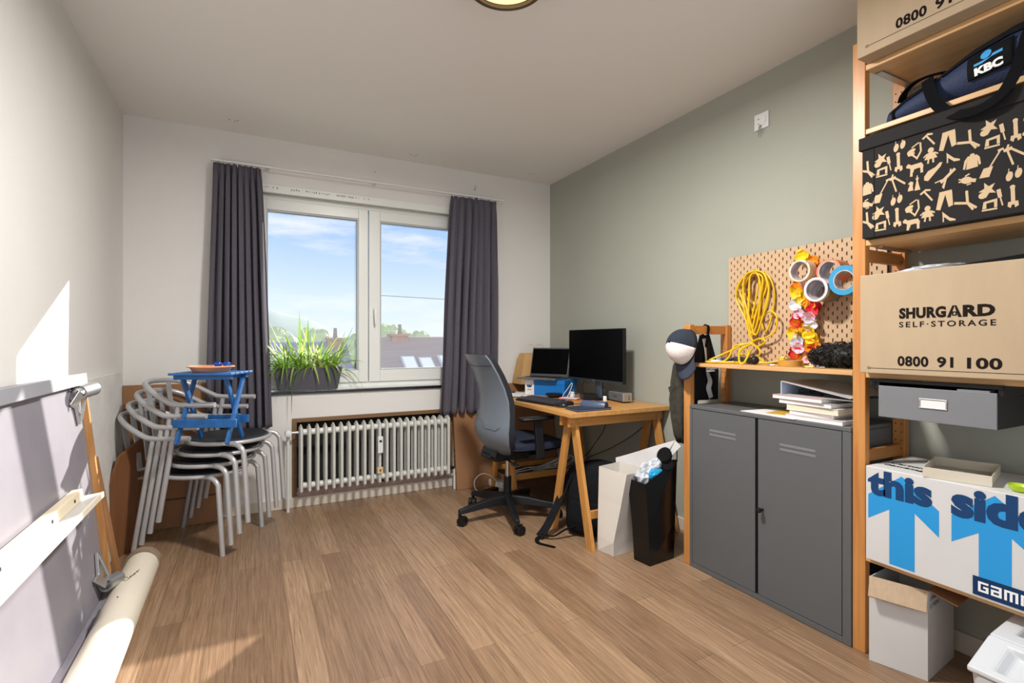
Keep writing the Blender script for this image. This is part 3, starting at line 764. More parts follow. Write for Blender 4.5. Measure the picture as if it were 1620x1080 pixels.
# folded cardboard sheets behind the chairs
def flat_box(label, x0, x1, y0, y1, z1, tilt):
    t = thing('flattened_carton', label, 'cardboard', ((x0+x1)/2, y0, 0))
    m = MB().hexa([(x0, y0, 0.001), (x1, y0, 0.001), (x1, y1, 0.001), (x0, y1, 0.001), (x0, y0+tilt, z1), (x1, y0+tilt, z1), (x1, y1+tilt, z1), (x0, y1+tilt, z1)])
    obj('panel', m, kraft_dark, t, bevel=0.002)
    f = lambda z: y0+tilt*z/z1
    for z in (0.175, 0.765):
        m = MB()
        m.hexa([(x0+0.004, f(z)-0.0015, z-0.005), (x1-0.004, f(z)-0.0015, z-0.005), (x1-0.004, f(z)+0.001, z-0.005), (x0+0.004, f(z)+0.001, z-0.005), (x0+0.004, f(z)-0.0015, z+0.005), (x1-0.004, f(z)-0.0015, z+0.005), (x1-0.004, f(z)+0.001, z+0.005), (x0+0.004, f(z)+0.001, z+0.005)])
        obj('fold_line', m, mat('dark_fold', '#5d4433', 0.9), t)
flat_box('flattened brown carton standing against the wall behind the stacked chairs', -0.685, -0.16, 3.735, 3.752, 0.885, 0.03)
# ceiling remains: small plugs left of removed fittings
for i, (x, y, lab) in enumerate(((-0.12, 3.60, 'small plug holes in the ceiling nearest the left wall'), (1.05, 3.66, 'small plug holes in the ceiling above the window middle'), (2.02, 3.62, 'small plug holes in the ceiling nearest the right wall'))):
    m = MB()
    for dx, dy in ((0, 0), (0.03, 0.012), (0.045, -0.008)): m.cyl((x+dx, y+dy, ZC), (x+dx, y+dy, ZC-0.003), 0.004, 8)
    tag(obj('ceiling_plugs', m, grey_roll), lab, 'plug')
for x, z, lab in ((0.82, 2.318+0.09, 'tiny screw in the wall above the curtain rail middle'),):
    tag(obj('wall_screw', MB().cyl((x, YB, z), (x, YB-0.01, z), 0.003, 8), steel_m), lab, 'screw')
hk = MB().tube(smooth_pts([(1.62, YB, 2.385), (1.62, YB-0.02, 2.385), (1.62, YB-0.028, 2.40), (1.62, YB-0.026, 2.42)], 4), 0.0022, 6)
tag(obj('wall_hook', hk, steel_m), 'small metal hook in the wall above the right curtain', 'hook')

# ------------------------------------------------------------------ ceiling lamp
LX, LY = 0.8235, 1.642
lp = thing('ceiling_lamp', 'round flush ceiling lamp with a glowing diffuser and dark metal rim', 'lamp', (LX, LY, 2.43))
obj('rim', MB().lathe([(0.128, 2.456), (0.130, 2.444), (0.145, 2.444), (0.1485, 2.456), (0.148, ZC-0.0005), (0.13, ZC-0.0005)], (LX, LY, 0), 48), mat('bronze_rim', '#6d6254', 0.3, 0.8), lp, smooth=True)
obj('diffuser', MB().lathe([(0.001, 2.437), (0.06, 2.439), (0.105, 2.447), (0.1275, 2.457), (0.12, 2.47), (0.001, 2.47)], (LX, LY, 0), 48), mat('glowing_diffuser', '#f4e2b8', 0.4, emit=('#f6dca6', 0.75)), lp, smooth=True)
ld = bpy.data.lights.new('lamp_light', 'AREA'); ld.shape = 'DISK'; ld.size = 0.25; ld.energy = LAMP_POWER; ld.color = (1.0, 0.965, 0.92)
lo = bpy.data.objects.new('lamp_light', ld); C.objects.link(lo); lo.location = (0, 0, -0.005); lo.parent = lp

# ------------------------------------------------------------------ wall outlet high on the sage wall
so = thing('wall_socket', 'square white wall outlet with loose wires high on the sage wall', 'outlet', (XR, 1.726, 2.285))
obj('cover_plate', MB().box(XR-0.009, XR-0.0005, 1.686, 1.767, 2.245, 2.327), white_plastic, so, bevel=0.002)
c_ = obj('round_insert', MB().cyl((XR-0.0095, 1.726, 2.287), (XR-0.013, 1.726, 2.287), 0.027, 24), white_plastic, so, smooth=True)
obj('screw', MB().cyl((XR-0.013, 1.738, 2.297), (XR-0.0142, 1.738, 2.297), 0.003, 8).cyl((XR-0.013, 1.738, 2.272), (XR-0.0142, 1.738, 2.272), 0.003, 8).cyl((XR-0.013, 1.728, 2.262), (XR-0.0142, 1.728, 2.262), 0.004, 8), dark_hole, c_)
m = MB()
for dy, e in ((0, 0.05), (-0.006, 0.042), (0.004, 0.056)):
    m.tube(smooth_pts([(XR-0.012, 1.728, 2.262), (XR-0.02, 1.728+dy, 2.25), (XR-0.018, 1.728+dy*2, 2.262-e)], 4), 0.0013, 6)
obj('wire', m, mat('grey_wire', '#7c7f72', 0.5), so)
# ------------------------------------------------------------------ desk
DZ = 0.745
dk = thing('desk_top', 'honey coloured wooden desk top lying on two trestles', 'desk', (1.97, 3.06, 0.716))
obj('board', MB().box(1.597, 2.338, 2.37, 3.60, DZ-0.027, DZ), desk_m, dk, bevel=0.002)
def trestle(label, yc, shelf_on):
    t = thing('trestle', label, 'trestle', (1.97, yc, 0))
    obj('beam', MB().box(1.617, 2.325, yc-0.052, yc-0.032, DZ-0.087, DZ-0.0275), desk_beam, t, bevel=0.002)
    obj('beam', MB().box(1.617, 2.325, yc+0.032, yc+0.052, DZ-0.087, DZ-0.0275), desk_beam, t, bevel=0.002)
    for x in (1.665, 2.285):
        for sg in (-1, 1):
            obj('leg', MB().hexa([(x-0.011, yc+sg*0.192-0.03, 0), (x+0.011, yc+sg*0.192-0.03, 0), (x+0.011, yc+sg*0.192+0.03, 0), (x-0.011, yc+sg*0.192+0.03, 0), (x-0.011, yc+sg*0.022-0.026-0.001, DZ-0.0285), (x+0.011, yc+sg*0.022-0.026-0.001, DZ-0.0285), (x+0.011, yc+sg*0.022+0.026-0.001, DZ-0.0285), (x-0.011, yc+sg*0.022+0.026-0.001, DZ-0.0285)]), desk_x, t, bevel=0.002)
    obj('lower_rail', MB().box(1.677, 2.273, yc-0.16, yc-0.142, 0.155, 0.20), desk_beam, t, bevel=0.002)
    if shelf_on: obj('lower_rail', MB().box(1.677, 2.273, yc+0.142, yc+0.16, 0.155, 0.20), desk_beam, t, bevel=0.002)
    if shelf_on: obj('lower_shelf', MB().box(1.677, 2.273, yc-0.141, yc+0.141, 0.157, 0.167), black_plastic, t, bevel=0.001)
trestle('wooden trestle under the near end of the desk, beside the paper bags', 2.47, False)
trestle('wooden trestle under the far end of the desk, behind the office chair', 3.36, True)

# monitor
mo = thing('computer_monitor', 'large switched-off black monitor standing on the desk', 'monitor', (2.19, 2.90, DZ))
MY0, MY1, MZ0, MZ1 = 2.59, 3.222, 0.868, 1.237
hs = obj('housing', MB().box(2.151, 2.178, MY0, MY1, MZ0, MZ1).box(2.178, 2.20, 2.72, 3.09, 0.92, 1.18), black_plastic, mo, bevel=0.004)
obj('screen', MB().box(2.149, 2.1515, MY0+0.006, MY1-0.006, MZ0+0.017, MZ1-0.006), screen_m, mo)
cb_ = obj('chin', MB().box(2.1475, 2.1515, MY0+0.003, MY1-0.003, MZ0+0.001, MZ0+0.017), bezel, mo)
obj('maker_mark', MB().box(2.1468, 2.1474, 2.89, 2.925, MZ0+0.007, MZ0+0.011), steel_m, cb_)
obj('neck', MB().rings([[V((2.195+0.022*math.cos(2*PI*k/20), 2.90+0.034*math.sin(2*PI*k/20), z)) for k in range(20)] for z in (DZ+0.012, 1.02)]), mat('slate_neck', '#4b5560', 0.35, 0.3), mo, smooth=True)
obj('foot', MB().box(2.10, 2.30, 2.80, 3.00, DZ+0.0005, DZ+0.012), black_plastic, mo, bevel=0.004)

# shoe box, laptop (both turned toward the chair)
BA = math.atan2(-0.86, 0.513)
bu = V((math.cos(BA), math.sin(BA), 0)); bw = V((-bu.y, bu.x, 0))      # along the front, into depth (right/back)
if bw.x < 0: bw = -bw
B0 = V((1.866, 3.40, DZ))
def bp(a, d, z): return B0 + bu*a + bw*d + V((0, 0, z))
def bbox(m, a0, a1, d0, d1, z0, z1):
    return m.hexa([bp(a0,d0,z0), bp(a1,d0,z0), bp(a1,d1,z0), bp(a0,d1,z0), bp(a0,d0,z1), bp(a1,d0,z1), bp(a1,d1,z1), bp(a0,d1,z1)])
sb = thing('shoe_box', 'blue and white shoe box under the laptop', 'shoe box', bp(0.17, 0.1, 0))
bbx = obj('box', bbox(MB(), 0.081, 0.336, 0, 0.21, 0.0005, 0.10), blue_card, sb)
wbx = obj('white_end', bbox(MB(), 0.002, 0.0808, 0, 0.21, 0.0005, 0.10), white_paper, sb, label='white end of the shoe box with printed emblem')
obj('lid', bbox(MB(), 0.0795, 0.339, -0.003, 0.213, 0.085, 0.118), blue_card, sb, bevel=0.001)
obj('lid_end', bbox(MB(), -0.001, 0.079, -0.003, 0.213, 0.085, 0.118), white_paper, sb, bevel=0.001)
m = MB()
for ang, dx in ((0.55, -0.011), (0, 0.0), (-0.55, 0.011)):
    pts = []
    for k in range(16):
        a = 2*PI*k/16; u_, v_ = 0.0065*math.cos(a), 0.013*math.sin(a)+0.006
        pts.append(bp(0.04+dx+u_*math.cos(ang)-v_*math.sin(ang), -0.0008, 0.062+u_*math.sin(ang)+v_*math.cos(ang)))
    m.poly(pts)
text(m, 'adidas', bp(0.022, -0.0008, 0.036), bu, V((0, 0, 1)), 0.036, 0.010, 0.02)
obj('emblem', m, navy_ink, wbx)
lt = thing('laptop', 'open grey laptop with a black screen standing on the blue shoe box', 'laptop', bp(0.17, 0.1, 0.118))
L0, L1 = -0.047, 0.284
obj('base', bbox(MB(), L0, L1, -0.05, 0.165, 0.1185, 0.132), mat('laptop_grey', '#7b7d82', 0.35, 0.6), lt, bevel=0.003)
kbm = MB()
for i in range(13):
    for j in range(5): bbox(kbm, L0+0.022+i*0.0228, L0+0.042+i*0.0228, 0.03+j*0.024, 0.05+j*0.024, 0.1322, 0.1335)
obj('keys', kbm, black_plastic, lt)
obj('touchpad', bbox(MB(), 0.09, 0.20, -0.045, 0.022, 0.1321, 0.1326), mat('touchpad_grey', '#a2a3a6', 0.3, 0.4), lt)
m = MB(); dz, dd = 0.222, 0.055
m.hexa([bp(L0,0.158,0.133), bp(L1,0.158,0.133), bp(L1,0.165,0.133), bp(L0,0.165,0.133), bp(L0,0.158+dd,0.133+dz), bp(L1,0.158+dd,0.133+dz), bp(L1,0.164+dd,0.133+dz), bp(L0,0.164+dd,0.133+dz)])
ld_ = obj('lid', m, mat('laptop_lid', '#55585e', 0.4, 0.4), lt, bevel=0.002)
m = MB(); k0, k1 = 0.085, 0.955
m.poly([bp(L0+0.008, 0.1572+dd*k0, 0.133+dz*k0), bp(L1-0.008, 0.1572+dd*k0, 0.133+dz*k0), bp(L1-0.008, 0.1572+dd*k1, 0.133+dz*k1), bp(L0+0.008, 0.1572+dd*k1, 0.133+dz*k1)])
obj('screen', m, screen_m, ld_)
# kraft bag behind the laptop
kb = thing('kraft_paper_bag', 'brown kraft paper bag with string handles standing behind the laptop', 'paper bag', (2.12, 3.62, 0.745))
KX0, KX1, KY0, KY1 = 1.95, 2.315, 3.615, 3.745
def rect(x0, x1, y0, y1, z): return [V((x0, y0, z)), V((x1, y0, z)), V((x1, y1, z)), V((x0, y1, z))]
E1 = [(1.95, 2.315, 3.61, 3.775, 0.802), (1.955, 2.31, 3.615, 3.77, 0.85), (1.99, 2.31, 3.64, 3.765, 1.0), (2.012, 2.306, 3.66, 3.755, 1.052)]
obj('bag', MB().rings([rect(*a) for a in E1], cap=False), mat('kraft_bag_paper', '#c99f68', 0.7, noise=0.04), kb, solid=0.0015)
for y, x in ((3.662, 2.06), (3.752, 2.20)):
    obj('handle', MB().tube(smooth_pts([(x-0.05, y, 1.045), (x-0.045, y, 1.10), (x, y, 1.125), (x+0.045, y, 1.10), (x+0.05, y, 1.045)], 6), 0.003, 6), mat('cream_string', '#d8c8a8', 0.8), kb, smooth=True)
# boxed furniture panel standing in the corner behind the desk
cb2 = thing('cardboard_box', 'flat brown cardboard box leaning on the wall behind the desk', 'cardboard box', (1.87, 3.7, 0))
obj('carton', MB().hexa([(1.415, 3.665, 0.001), (2.338, 3.665, 0.001), (2.338, 3.69, 0.001), (1.415, 3.69, 0.001), (1.415, 3.772, 0.80), (2.338, 3.772, 0.80), (2.338, 3.797, 0.80), (1.415, 3.797, 0.80)]), kraft_dark, cb2, bevel=0.003)
m = MB()
for z in (0.12, 0.155, 0.25, 0.29):
    m.box(1.4138, 1.4149, 3.672+0.134*z, 3.684+0.134*z, z, z+0.012)
obj('printed_marks', m, ink, cb2)

# keyboard
kA = math.atan2(2.70-3.08, 1.655-1.601)
ku = V((math.cos(kA), math.sin(kA), 0)); kv = V((-ku.y, ku.x, 0))
kb_ = thing('keyboard', 'black keyboard lying near the front edge of the desk', 'keyboard', (1.72, 2.90, DZ))
K0 = V((1.612, 3.075, DZ))
def kp(a, d, z): return K0+ku*a+kv*d+V((0, 0, z))
def kbox(m, a0, a1, d0, d1, z0, z1, ext=0): return m.hexa([kp(a0,d0,z0), kp(a1,d0,z0), kp(a1,d1,z0), kp(a0,d1,z0), kp(a0,d0,z1), kp(a1,d0,z1), kp(a1,d1,z1+ext), kp(a0,d1,z1+ext)])
obj('case', kbox(MB(), 0, 0.43, 0, 0.15, 0.001, 0.012, 0.012), black_plastic, kb_, bevel=0.003)
m = MB()
for j in range(6):
    for i in range(21):
        if i in (15, 18) and j > 3: continue
        h = 0.0125+0.012*(j*0.0225+0.012)/0.15
        kbox(m, 0.008+i*0.0198, 0.0245+i*0.0198, 0.009+j*0.0228, 0.027+j*0.0228, h, h+0.0055, 0.0012)
obj('keys', m, mat('charcoal_keys', '#34373e', 0.5), kb_)
ms = thing('computer_mouse', 'black mouse lying in front of the keyboard', 'mouse', (1.70, 2.635, DZ))
obj('body', MB().lathe([(0.001, 0.001), (0.026, 0.001), (0.030, 0.008), (0.029, 0.018), (0.022, 0.029), (0.010, 0.035), (0.001, 0.036)], (1.70, 2.64, DZ), 24, rot(z=kA), sx=1.9, sy=1.05), mat('gloss_black_mouse', '#1c1e23', 0.2), ms, smooth=True)
obj('cable', MB().tube(smooth_pts([(1.715, 2.70, DZ+0.01), (1.78, 2.74, DZ+0.004), (1.88, 2.70, DZ+0.003), (1.98, 2.73, DZ+0.003), (2.06, 2.82, DZ+0.003)], 8), 0.002, 6), black_plastic, ms, smooth=True)
nb = thing('notebook', 'dark navy notebook lying on the near corner of the desk', 'notebook', (1.78, 2.5, DZ))
m = MB(); q = [(1.668, 2.56), (1.655, 2.385), (1.90, 2.40), (1.935, 2.50)]
q = [V((1.672, 2.545, 0)), V((1.655, 2.392, 0)), V((1.905, 2.400, 0)), V((1.922, 2.553, 0))]
obj('cover', MB().prism([p+V((0, 0, DZ+0.001)) for p in q], (0, 0, 0.003)).prism([p+V((0, 0, DZ+0.012)) for p in q], (0, 0, 0.003)), navy_m, nb)
cen = sum(q, V((0, 0, 0)))/4
obj('pages', MB().prism([cen+(p-cen)*0.985+V((0, 0, DZ+0.004)) for p in q], (0, 0, 0.008)), mat('navy_page_edge', '#515f7d', 0.6), nb)
# glasses case: half round, on the notebook
gc = thing('glasses_case', 'slate blue half-round glasses case lying on the navy notebook', 'glasses case', (1.84, 2.50, DZ+0.015))
c0, c1 = V((1.795, 2.545, DZ+0.0155)), V((1.868, 2.42, DZ+0.0155))
ax = (c1-c0).normalized(); sd2 = V((-ax.y, ax.x, 0))
def half(p, r, hh): return [p+sd2*r*math.cos(PI*k/14)+V((0, 0, hh*math.sin(PI*k/14))) for k in range(15)]
obj('shell', MB().rings([half(c0+ax*t, 0.031*k, 0.034*k) for t, k in ((0, 0.86), (0.006, 1), (0.150, 1), (0.157, 0.9))]), navy_case, gc, smooth=True)
obj('end_cap', MB().rings([half(c0+ax*t, 0.029*k, 0.032*k) for t, k in ((0.1572, 1), (0.1585, 0.95))]), black_plastic, gc)
# bluetooth speaker
spk = thing('speaker', 'small silver and grey box speaker on the desk against the sage wall', 'speaker', (2.22, 2.69, DZ))
s0 = V((2.186, 2.792, DZ)); su = (V((2.159, 2.606, 0))-V((2.186, 2.792, 0))).normalized(); sv = V((-su.y, su.x, 0))
def sp_(a, d, z): return s0+su*a+sv*d+V((0, 0, z))
def sbox(m, a0, a1, d0, d1, z0, z1): return m.hexa([sp_(a0,d0,z0), sp_(a1,d0,z0), sp_(a1,d1,z0), sp_(a0,d1,z0), sp_(a0,d0,z1), sp_(a1,d0,z1), sp_(a1,d1,z1), sp_(a0,d1,z1)])
obj('housing', sbox(MB(), 0, 0.188, 0.004, 0.075, 0.008, 0.066), mat('warm_silver', '#b9b4ab', 0.35, 0.7), spk, bevel=0.006)
gr = obj('grille', sbox(MB(), 0.006, 0.182, 0.0, 0.0045, 0.012, 0.062), mat('speaker_grille', '#63676f', 0.6, bump=0.5, bscale=500), spk, bevel=0.001)
m = MB(); text(m, 'BOSE', sp_(0.07, -0.001, 0.031), su, (0, 0, 1), 0.045, 0.010, 0.02, shear=0.2); obj('lettering', m, steel_m, gr)
obj('port', sbox(MB(), 0.1878, 0.1895, 0.045, 0.052, 0.022, 0.029).hexa([sp_(a,d,z) for z in (0.038, 0.045) for a, d in ((0.1878, 0.045), (0.1895, 0.045), (0.1895, 0.052), (0.1878, 0.052))]), dark_hole, spk)
obj('foot', sbox(MB(), 0.02, 0.17, 0.015, 0.065, 0.0005, 0.009), black_plastic, spk)
# small bottle
bt = thing('spray_bottle', 'small white bottle with a black cap standing on the desk', 'bottle', (1.995, 2.58, DZ))
obj('bottle', MB().lathe([(0.001, 0.0005), (0.0115, 0.0005), (0.012, 0.003), (0.012, 0.056), (0.008, 0.060), (0.001, 0.060)], (1.995, 2.58, DZ), 20), white_plastic, bt, smooth=True)
obj('cap', MB().lathe([(0.001, 0.0605), (0.009, 0.0605), (0.009, 0.088), (0.007, 0.092), (0.001, 0.092)], (1.995, 2.58, DZ), 20), black_plastic, bt, smooth=True)
bd = thing('black_bowl', 'shallow black dish standing in front of the blue shoe box', 'dish', (1.955, 3.13, DZ))
obj('dish', MB().lathe([(0.001, 0.0005), (0.035, 0.0005), (0.062, 0.018), (0.064, 0.026), (0.056, 0.029), (0.03, 0.031), (0.001, 0.032)], (1.955, 3.12, DZ), 28), black_plastic, bd, smooth=True)
o = obj('cable_hub', MB().obox((2.10, 2.90, DZ+0.022), (0.10, 0.12, 0.034), rot(z=-0.4)).obox((2.055, 2.905, DZ+0.040), (0.02, 0.03, 0.004), rot(z=-0.4)), black_plastic, bevel=0.008)
tag(o, 'low black docking box lying in front of the monitor foot', 'docking station')
ch = thing('charger_plug', 'white charger plug lying upright among cables beside the shoe box', 'charger', (2.07, 3.06, DZ))
obj('body', MB().lathe([(0.001, 0.0005), (0.018, 0.0005), (0.021, 0.02), (0.018, 0.026), (0.021, 0.034), (0.012, 0.042), (0.001, 0.042)], (2.07, 3.06, DZ), 16), white_plastic, ch, smooth=True)
obj('pin', MB().cyl((2.062, 3.066, DZ+0.042), (2.062, 3.066, DZ+0.062), 0.0025, 8).cyl((2.078, 3.054, DZ+0.042), (2.078, 3.054, DZ+0.062), 0.0025, 8), steel_m, ch)
obj('cord', MB().tube(smooth_pts([(2.06, 3.05, DZ+0.01), (2.02, 3.06, DZ+0.004), (1.995, 3.07, DZ+0.01), (2.03, 3.05, DZ+0.07), (2.055, 3.045, DZ+0.105), (2.06, 3.045, DZ+0.09), (2.03, 3.04, DZ+0.03), (2.0, 3.03, DZ+0.004), (1.96, 2.98, DZ+0.004)], 8), 0.0022, 6), white_plastic, ch, smooth=True)
ph = thing('phone', 'phone in a red and white case lying beside the docking box', 'phone', (1.985, 2.965, DZ))
obj('case', MB().obox((1.985, 2.965, DZ+0.0035), (0.075, 0.14, 0.006), rot(z=0.55)), mat('red_case', '#c23b46', 0.4), ph, bevel=0.002)
obj('back', MB().obox((1.985, 2.965, DZ+0.0085), (0.07, 0.135, 0.003), rot(z=0.55)), white_plastic, ph, bevel=0.001)
pa = thing('document_sheets', 'loose white printed sheets on the far end of the desk', 'papers', (1.80, 3.46, DZ))
obj('sheet', MB().obox((1.80, 3.46, DZ+0.003), (0.21, 0.297, 0.005), rot(z=-0.5)), white_paper, pa)
obj('sheet', MB().obox((1.745, 3.40, DZ+0.0075), (0.21, 0.297, 0.002), rot(z=-0.7)), white_paper, pa)
o = obj('ballpoint_pen', MB().cyl((1.75, 3.45, DZ+0.013), (1.83, 3.50, DZ+0.013), 0.0045, 10).ball((1.80, 3.48, DZ+0.0135), (0.03, 0.018, 0.004)), black_plastic, smooth=True)
tag(o, 'black pen lying on the white sheets', 'pen')
# cables
m = MB()
m.tube(smooth_pts([(2.17, 2.95, 0.87), (2.17, 3.0, 0.85), (2.18, 3.06, 0.86), (2.19, 3.10, 0.80), (2.2, 3.08, 0.76), (2.22, 3.05, 0.75)], 8), 0.0022, 6)
m.tube(smooth_pts([(2.20, 2.86, 0.83), (2.22, 2.83, 0.80), (2.24, 2.80, 0.76), (2.26, 2.83, 0.75)], 8), 0.0022, 6)
m.tube(smooth_pts([(2.06, 3.09, 0.86), (2.1, 3.07, 0.80), (2.16, 3.02, 0.76), (2.2, 3.0, 0.75)], 8), 0.002, 6)
tag(obj('monitor_cable', m, black_plastic, smooth=True), 'thin black cables hanging below the monitor', 'cable')
m = MB()
m.tube(smooth_pts([(2.30, 2.45, 0.71), (2.30, 2.62, 0.55), (2.26, 2.85, 0.40), (2.22, 3.05, 0.30), (2.12, 3.2, 0.19), (2.05, 3.3, 0.175)], 8), 0.003, 6)
m.tube(smooth_pts([(2.28, 2.95, 0.71), (2.27, 2.93, 0.55), (2.22, 2.98, 0.42), (2.15, 3.05, 0.30), (2.0, 3.25, 0.18)], 8), 0.003, 6)
tag(obj('power_cable', m, black_plastic, smooth=True), 'black power cables sagging under the desk', 'cable')
m = MB(); rnd = random.Random(9)
for k in range(4):
    y0 = 3.28+0.03*k
    m.tube(smooth_pts([(1.72+rnd.uniform(-.02,.02), y0, 0.172), (1.85, y0-0.05, 0.175+.01*k), (2.0, y0+0.03, 0.18), (2.15+rnd.uniform(-.05,.05), y0-0.06, 0.21+.01*k), (2.22, y0-0.02, 0.26), (2.2, y0+0.06, 0.22), (2.05, y0+0.06, 0.178), (1.9, y0+0.02, 0.176)], 7), 0.0032, 6)
tag(obj('white_cable', m, white_plastic, smooth=True), 'tangle of white cables on the lower shelf of the far trestle', 'cable')
ex = thing('extension_socket', 'white extension socket with a looped cord on the floor behind the office chair', 'extension lead', (1.70, 3.50, 0.0))
obj('socket_block', MB().obox((1.70, 3.52, 0.055), (0.07, 0.16, 0.05), rot(z=0.3)).obox((1.70, 3.52, 0.015), (0.05, 0.1, 0.029)), white_plastic, ex, bevel=0.008)
obj('cord', MB().tube(smooth_pts([(1.68, 3.46, 0.06), (1.62, 3.47, 0.13), (1.55, 3.50, 0.15), (1.50, 3.52, 0.10), (1.51, 3.51, 0.03), (1.58, 3.48, 0.006), (1.62, 3.47, 0.006)], 8), 0.004, 8), white_plastic, ex, smooth=True)
o = obj('power_adapter', MB().obox((1.60, 3.44, 0.025), (0.12, 0.05, 0.05), rot(z=0.4)), black_plastic, bevel=0.006)
tag(o, 'black power adapter on the floor behind the office chair', 'adapter')

# ------------------------------------------------------------------ office chair
oc = thing('office_chair', 'dark office swivel chair with a slate plastic back at the desk', 'office chair', (1.50, 2.97, 0))
cx, cy = 1.50, 2.97
obj('hub', MB().cyl((cx, cy, 0.085), (cx, cy, 0.155), 0.036, 20), black_plastic, oc, smooth=True)
for a in (181, 253, 325, 37, 109):
    a = math.radians(a); d = V((math.cos(a), math.sin(a), 0)); s_ = V((-d.y, d.x, 0))
    def cs2(r_, z0, z1, w): 
        c = V((cx, cy, 0))+d*r_
        return [c-s_*w+V((0,0,z0)), c+s_*w+V((0,0,z0)), c+s_*w*0.7+V((0,0,z1)), c-s_*w*0.7+V((0,0,z1))]
    obj('base_arm', MB().rings([cs2(0.025, 0.085, 0.148, 0.030), cs2(0.13, 0.088, 0.138, 0.026), cs2(0.30, 0.072, 0.108, 0.021), cs2(0.345, 0.068, 0.096, 0.018)]), black_plastic, oc, bevel=0.006)
    c = V((cx, cy, 0))+d*0.338
    w_ = V((math.cos(a+0.6), math.sin(a+0.6), 0)); cc = c+V((-w_.y, w_.x, 0))*0.02
    k = obj('caster', MB().cyl(cc-w_*0.024+V((0,0,0.0285)), cc-w_*0.004+V((0,0,0.0285)), 0.028, 20).cyl(cc+w_*0.004+V((0,0,0.0285)), cc+w_*0.024+V((0,0,0.0285)), 0.028, 20), black_plastic, oc, smooth=True)
    obj('caster_fork', MB().cyl(c+V((0,0,0.045)), c+V((0,0,0.075)), 0.010, 12).obox(cc+V((0,0,0.05)), (0.04, 0.012, 0.02), rot(z=a+0.6+PI/2)), black_plastic, k)
obj('gas_sleeve', MB().cyl((cx, cy, 0.155), (cx, cy, 0.265), 0.025, 20), black_plastic, oc, smooth=True)
obj('gas_lift', MB().cyl((cx, cy, 0.26), (cx, cy, 0.40), 0.0145, 20), chrome, oc, smooth=True, label='chrome gas lift column')
obj('mechanism', MB().box(cx-0.13, cx+0.12, cy-0.08, cy+0.08, 0.385, 0.44).box(cx-0.17, cx-0.11, cy-0.06, cy+0.06, 0.40, 0.43), black_plastic, oc, bevel=0.008)
obj('lever', MB().tube([(cx-0.05, cy-0.08, 0.40), (cx-0.06, cy-0.2, 0.395)], 0.006, 8).obox((cx-0.06, cy-0.22, 0.395), (0.03, 0.05, 0.014)), black_plastic, oc)
def seat_ring(z, k, lift=0):
    return [V((1.605+k*0.235*(abs(math.cos(2*PI*i/36))**0.55)*(1 if math.cos(2*PI*i/36) > 0 else -1), cy+k*0.245*(abs(math.sin(2*PI*i/36))**0.55)*(1 if math.sin(2*PI*i/36) > 0 else -1), z - lift*max(0, math.cos(2*PI*i/36))**3)) for i in range(36)]
obj('seat_cushion', MB().rings([seat_ring(0.465, 0.9), seat_ring(0.475, 0.99), seat_ring(0.50, 1.0, 0.005), seat_ring(0.518, 0.95, 0.014), seat_ring(0.523, 0.6, 0.004), seat_ring(0.520, 0.1)]), seat_navy, oc, smooth=True, label='navy seat cushion')
obj('seat_pan', MB().rings([seat_ring(0.44, 0.75), seat_ring(0.464, 0.96)]), black_plastic, oc, smooth=True)
ZS = [0.425, 0.45, 0.49, 0.54, 0.59, 0.64, 0.70, 0.78, 0.86, 0.94, 1.01, 1.045, 1.066]
HW = [0.10, 0.175, 0.228, 0.250, 0.252, 0.243, 0.228, 0.215, 0.203, 0.192, 0.184, 0.178, 0.160]
XC = [1.400, 1.372, 1.338, 1.318, 1.315, 1.325, 1.335, 1.335, 1.322, 1.298, 1.268, 1.250, 1.240]
def back_row(i, off, shrink, nn=18, bow=0.055):
    r_ = []
    for k in range(nn+1):
        u = -1+2*k/nn
        r_.append(V((XC[i]+off+bow*u*u*(1 if ZS[i] < 0.8 else 1-0.6*(ZS[i]-0.8)/0.27), cy+HW[i]*shrink*u, ZS[i])))
    return r_
def back_shell(off0, off1, shrink):
    rs = []
    for i in range(len(ZS)):
        a = back_row(i, off0, shrink); b = back_row(i, off1, shrink*0.995)
        rs.append(a+list(reversed(b)))
    return MB().rings(rs)
bsh = obj('back_shell', back_shell(0, 0.012, 1.0), shell_m, oc, smooth=True, label='slate grey moulded back shell')
m = MB()
def bpt(u, z, off=-0.0015):
    for i in range(len(ZS)-1):
        if ZS[i] <= z <= ZS[i+1]:
            t = (z-ZS[i])/(ZS[i+1]-ZS[i]); break
    xc = XC[i]+(XC[i+1]-XC[i])*t; hw = HW[i]+(HW[i+1]-HW[i])*t
    return V((xc+off+0.055*u*u*(1 if z < 0.8 else 1-0.6*(z-0.8)/0.27), cy+hw*u, z))
m.tube(smooth_pts([bpt(0.55, 0.655), bpt(0.25, 0.655), bpt(0.05, 0.64), bpt(-0.1, 0.61), bpt(-0.25, 0.602), bpt(-0.45, 0.605), bpt(-0.62, 0.60), bpt(-0.75, 0.62)], 5), 0.003, 6)
obj('lumbar_groove', m, mat('glossy_groove', '#565d66', 0.1), bsh, smooth=True)
obj('top_seam', MB().tube([bpt(-0.95+1.9*k/12, 1.0-0.008*(1-abs(-0.95+1.9*k/12))) for k in range(13)], 0.0015, 5), black_plastic, bsh)
obj('back_pad', back_shell(0.0125, 0.05, 0.985), mesh_black, oc, smooth=True, label='black mesh back cushion')
obj('back_bracket', MB().bar((1.36, cy, 0.415), (1.40, cy, 0.50), 0.20, 0.02, (0, 1, 0)).box(1.36, 1.46, cy-0.05, cy+0.05, 0.40, 0.43), black_plastic, oc, bevel=0.006)
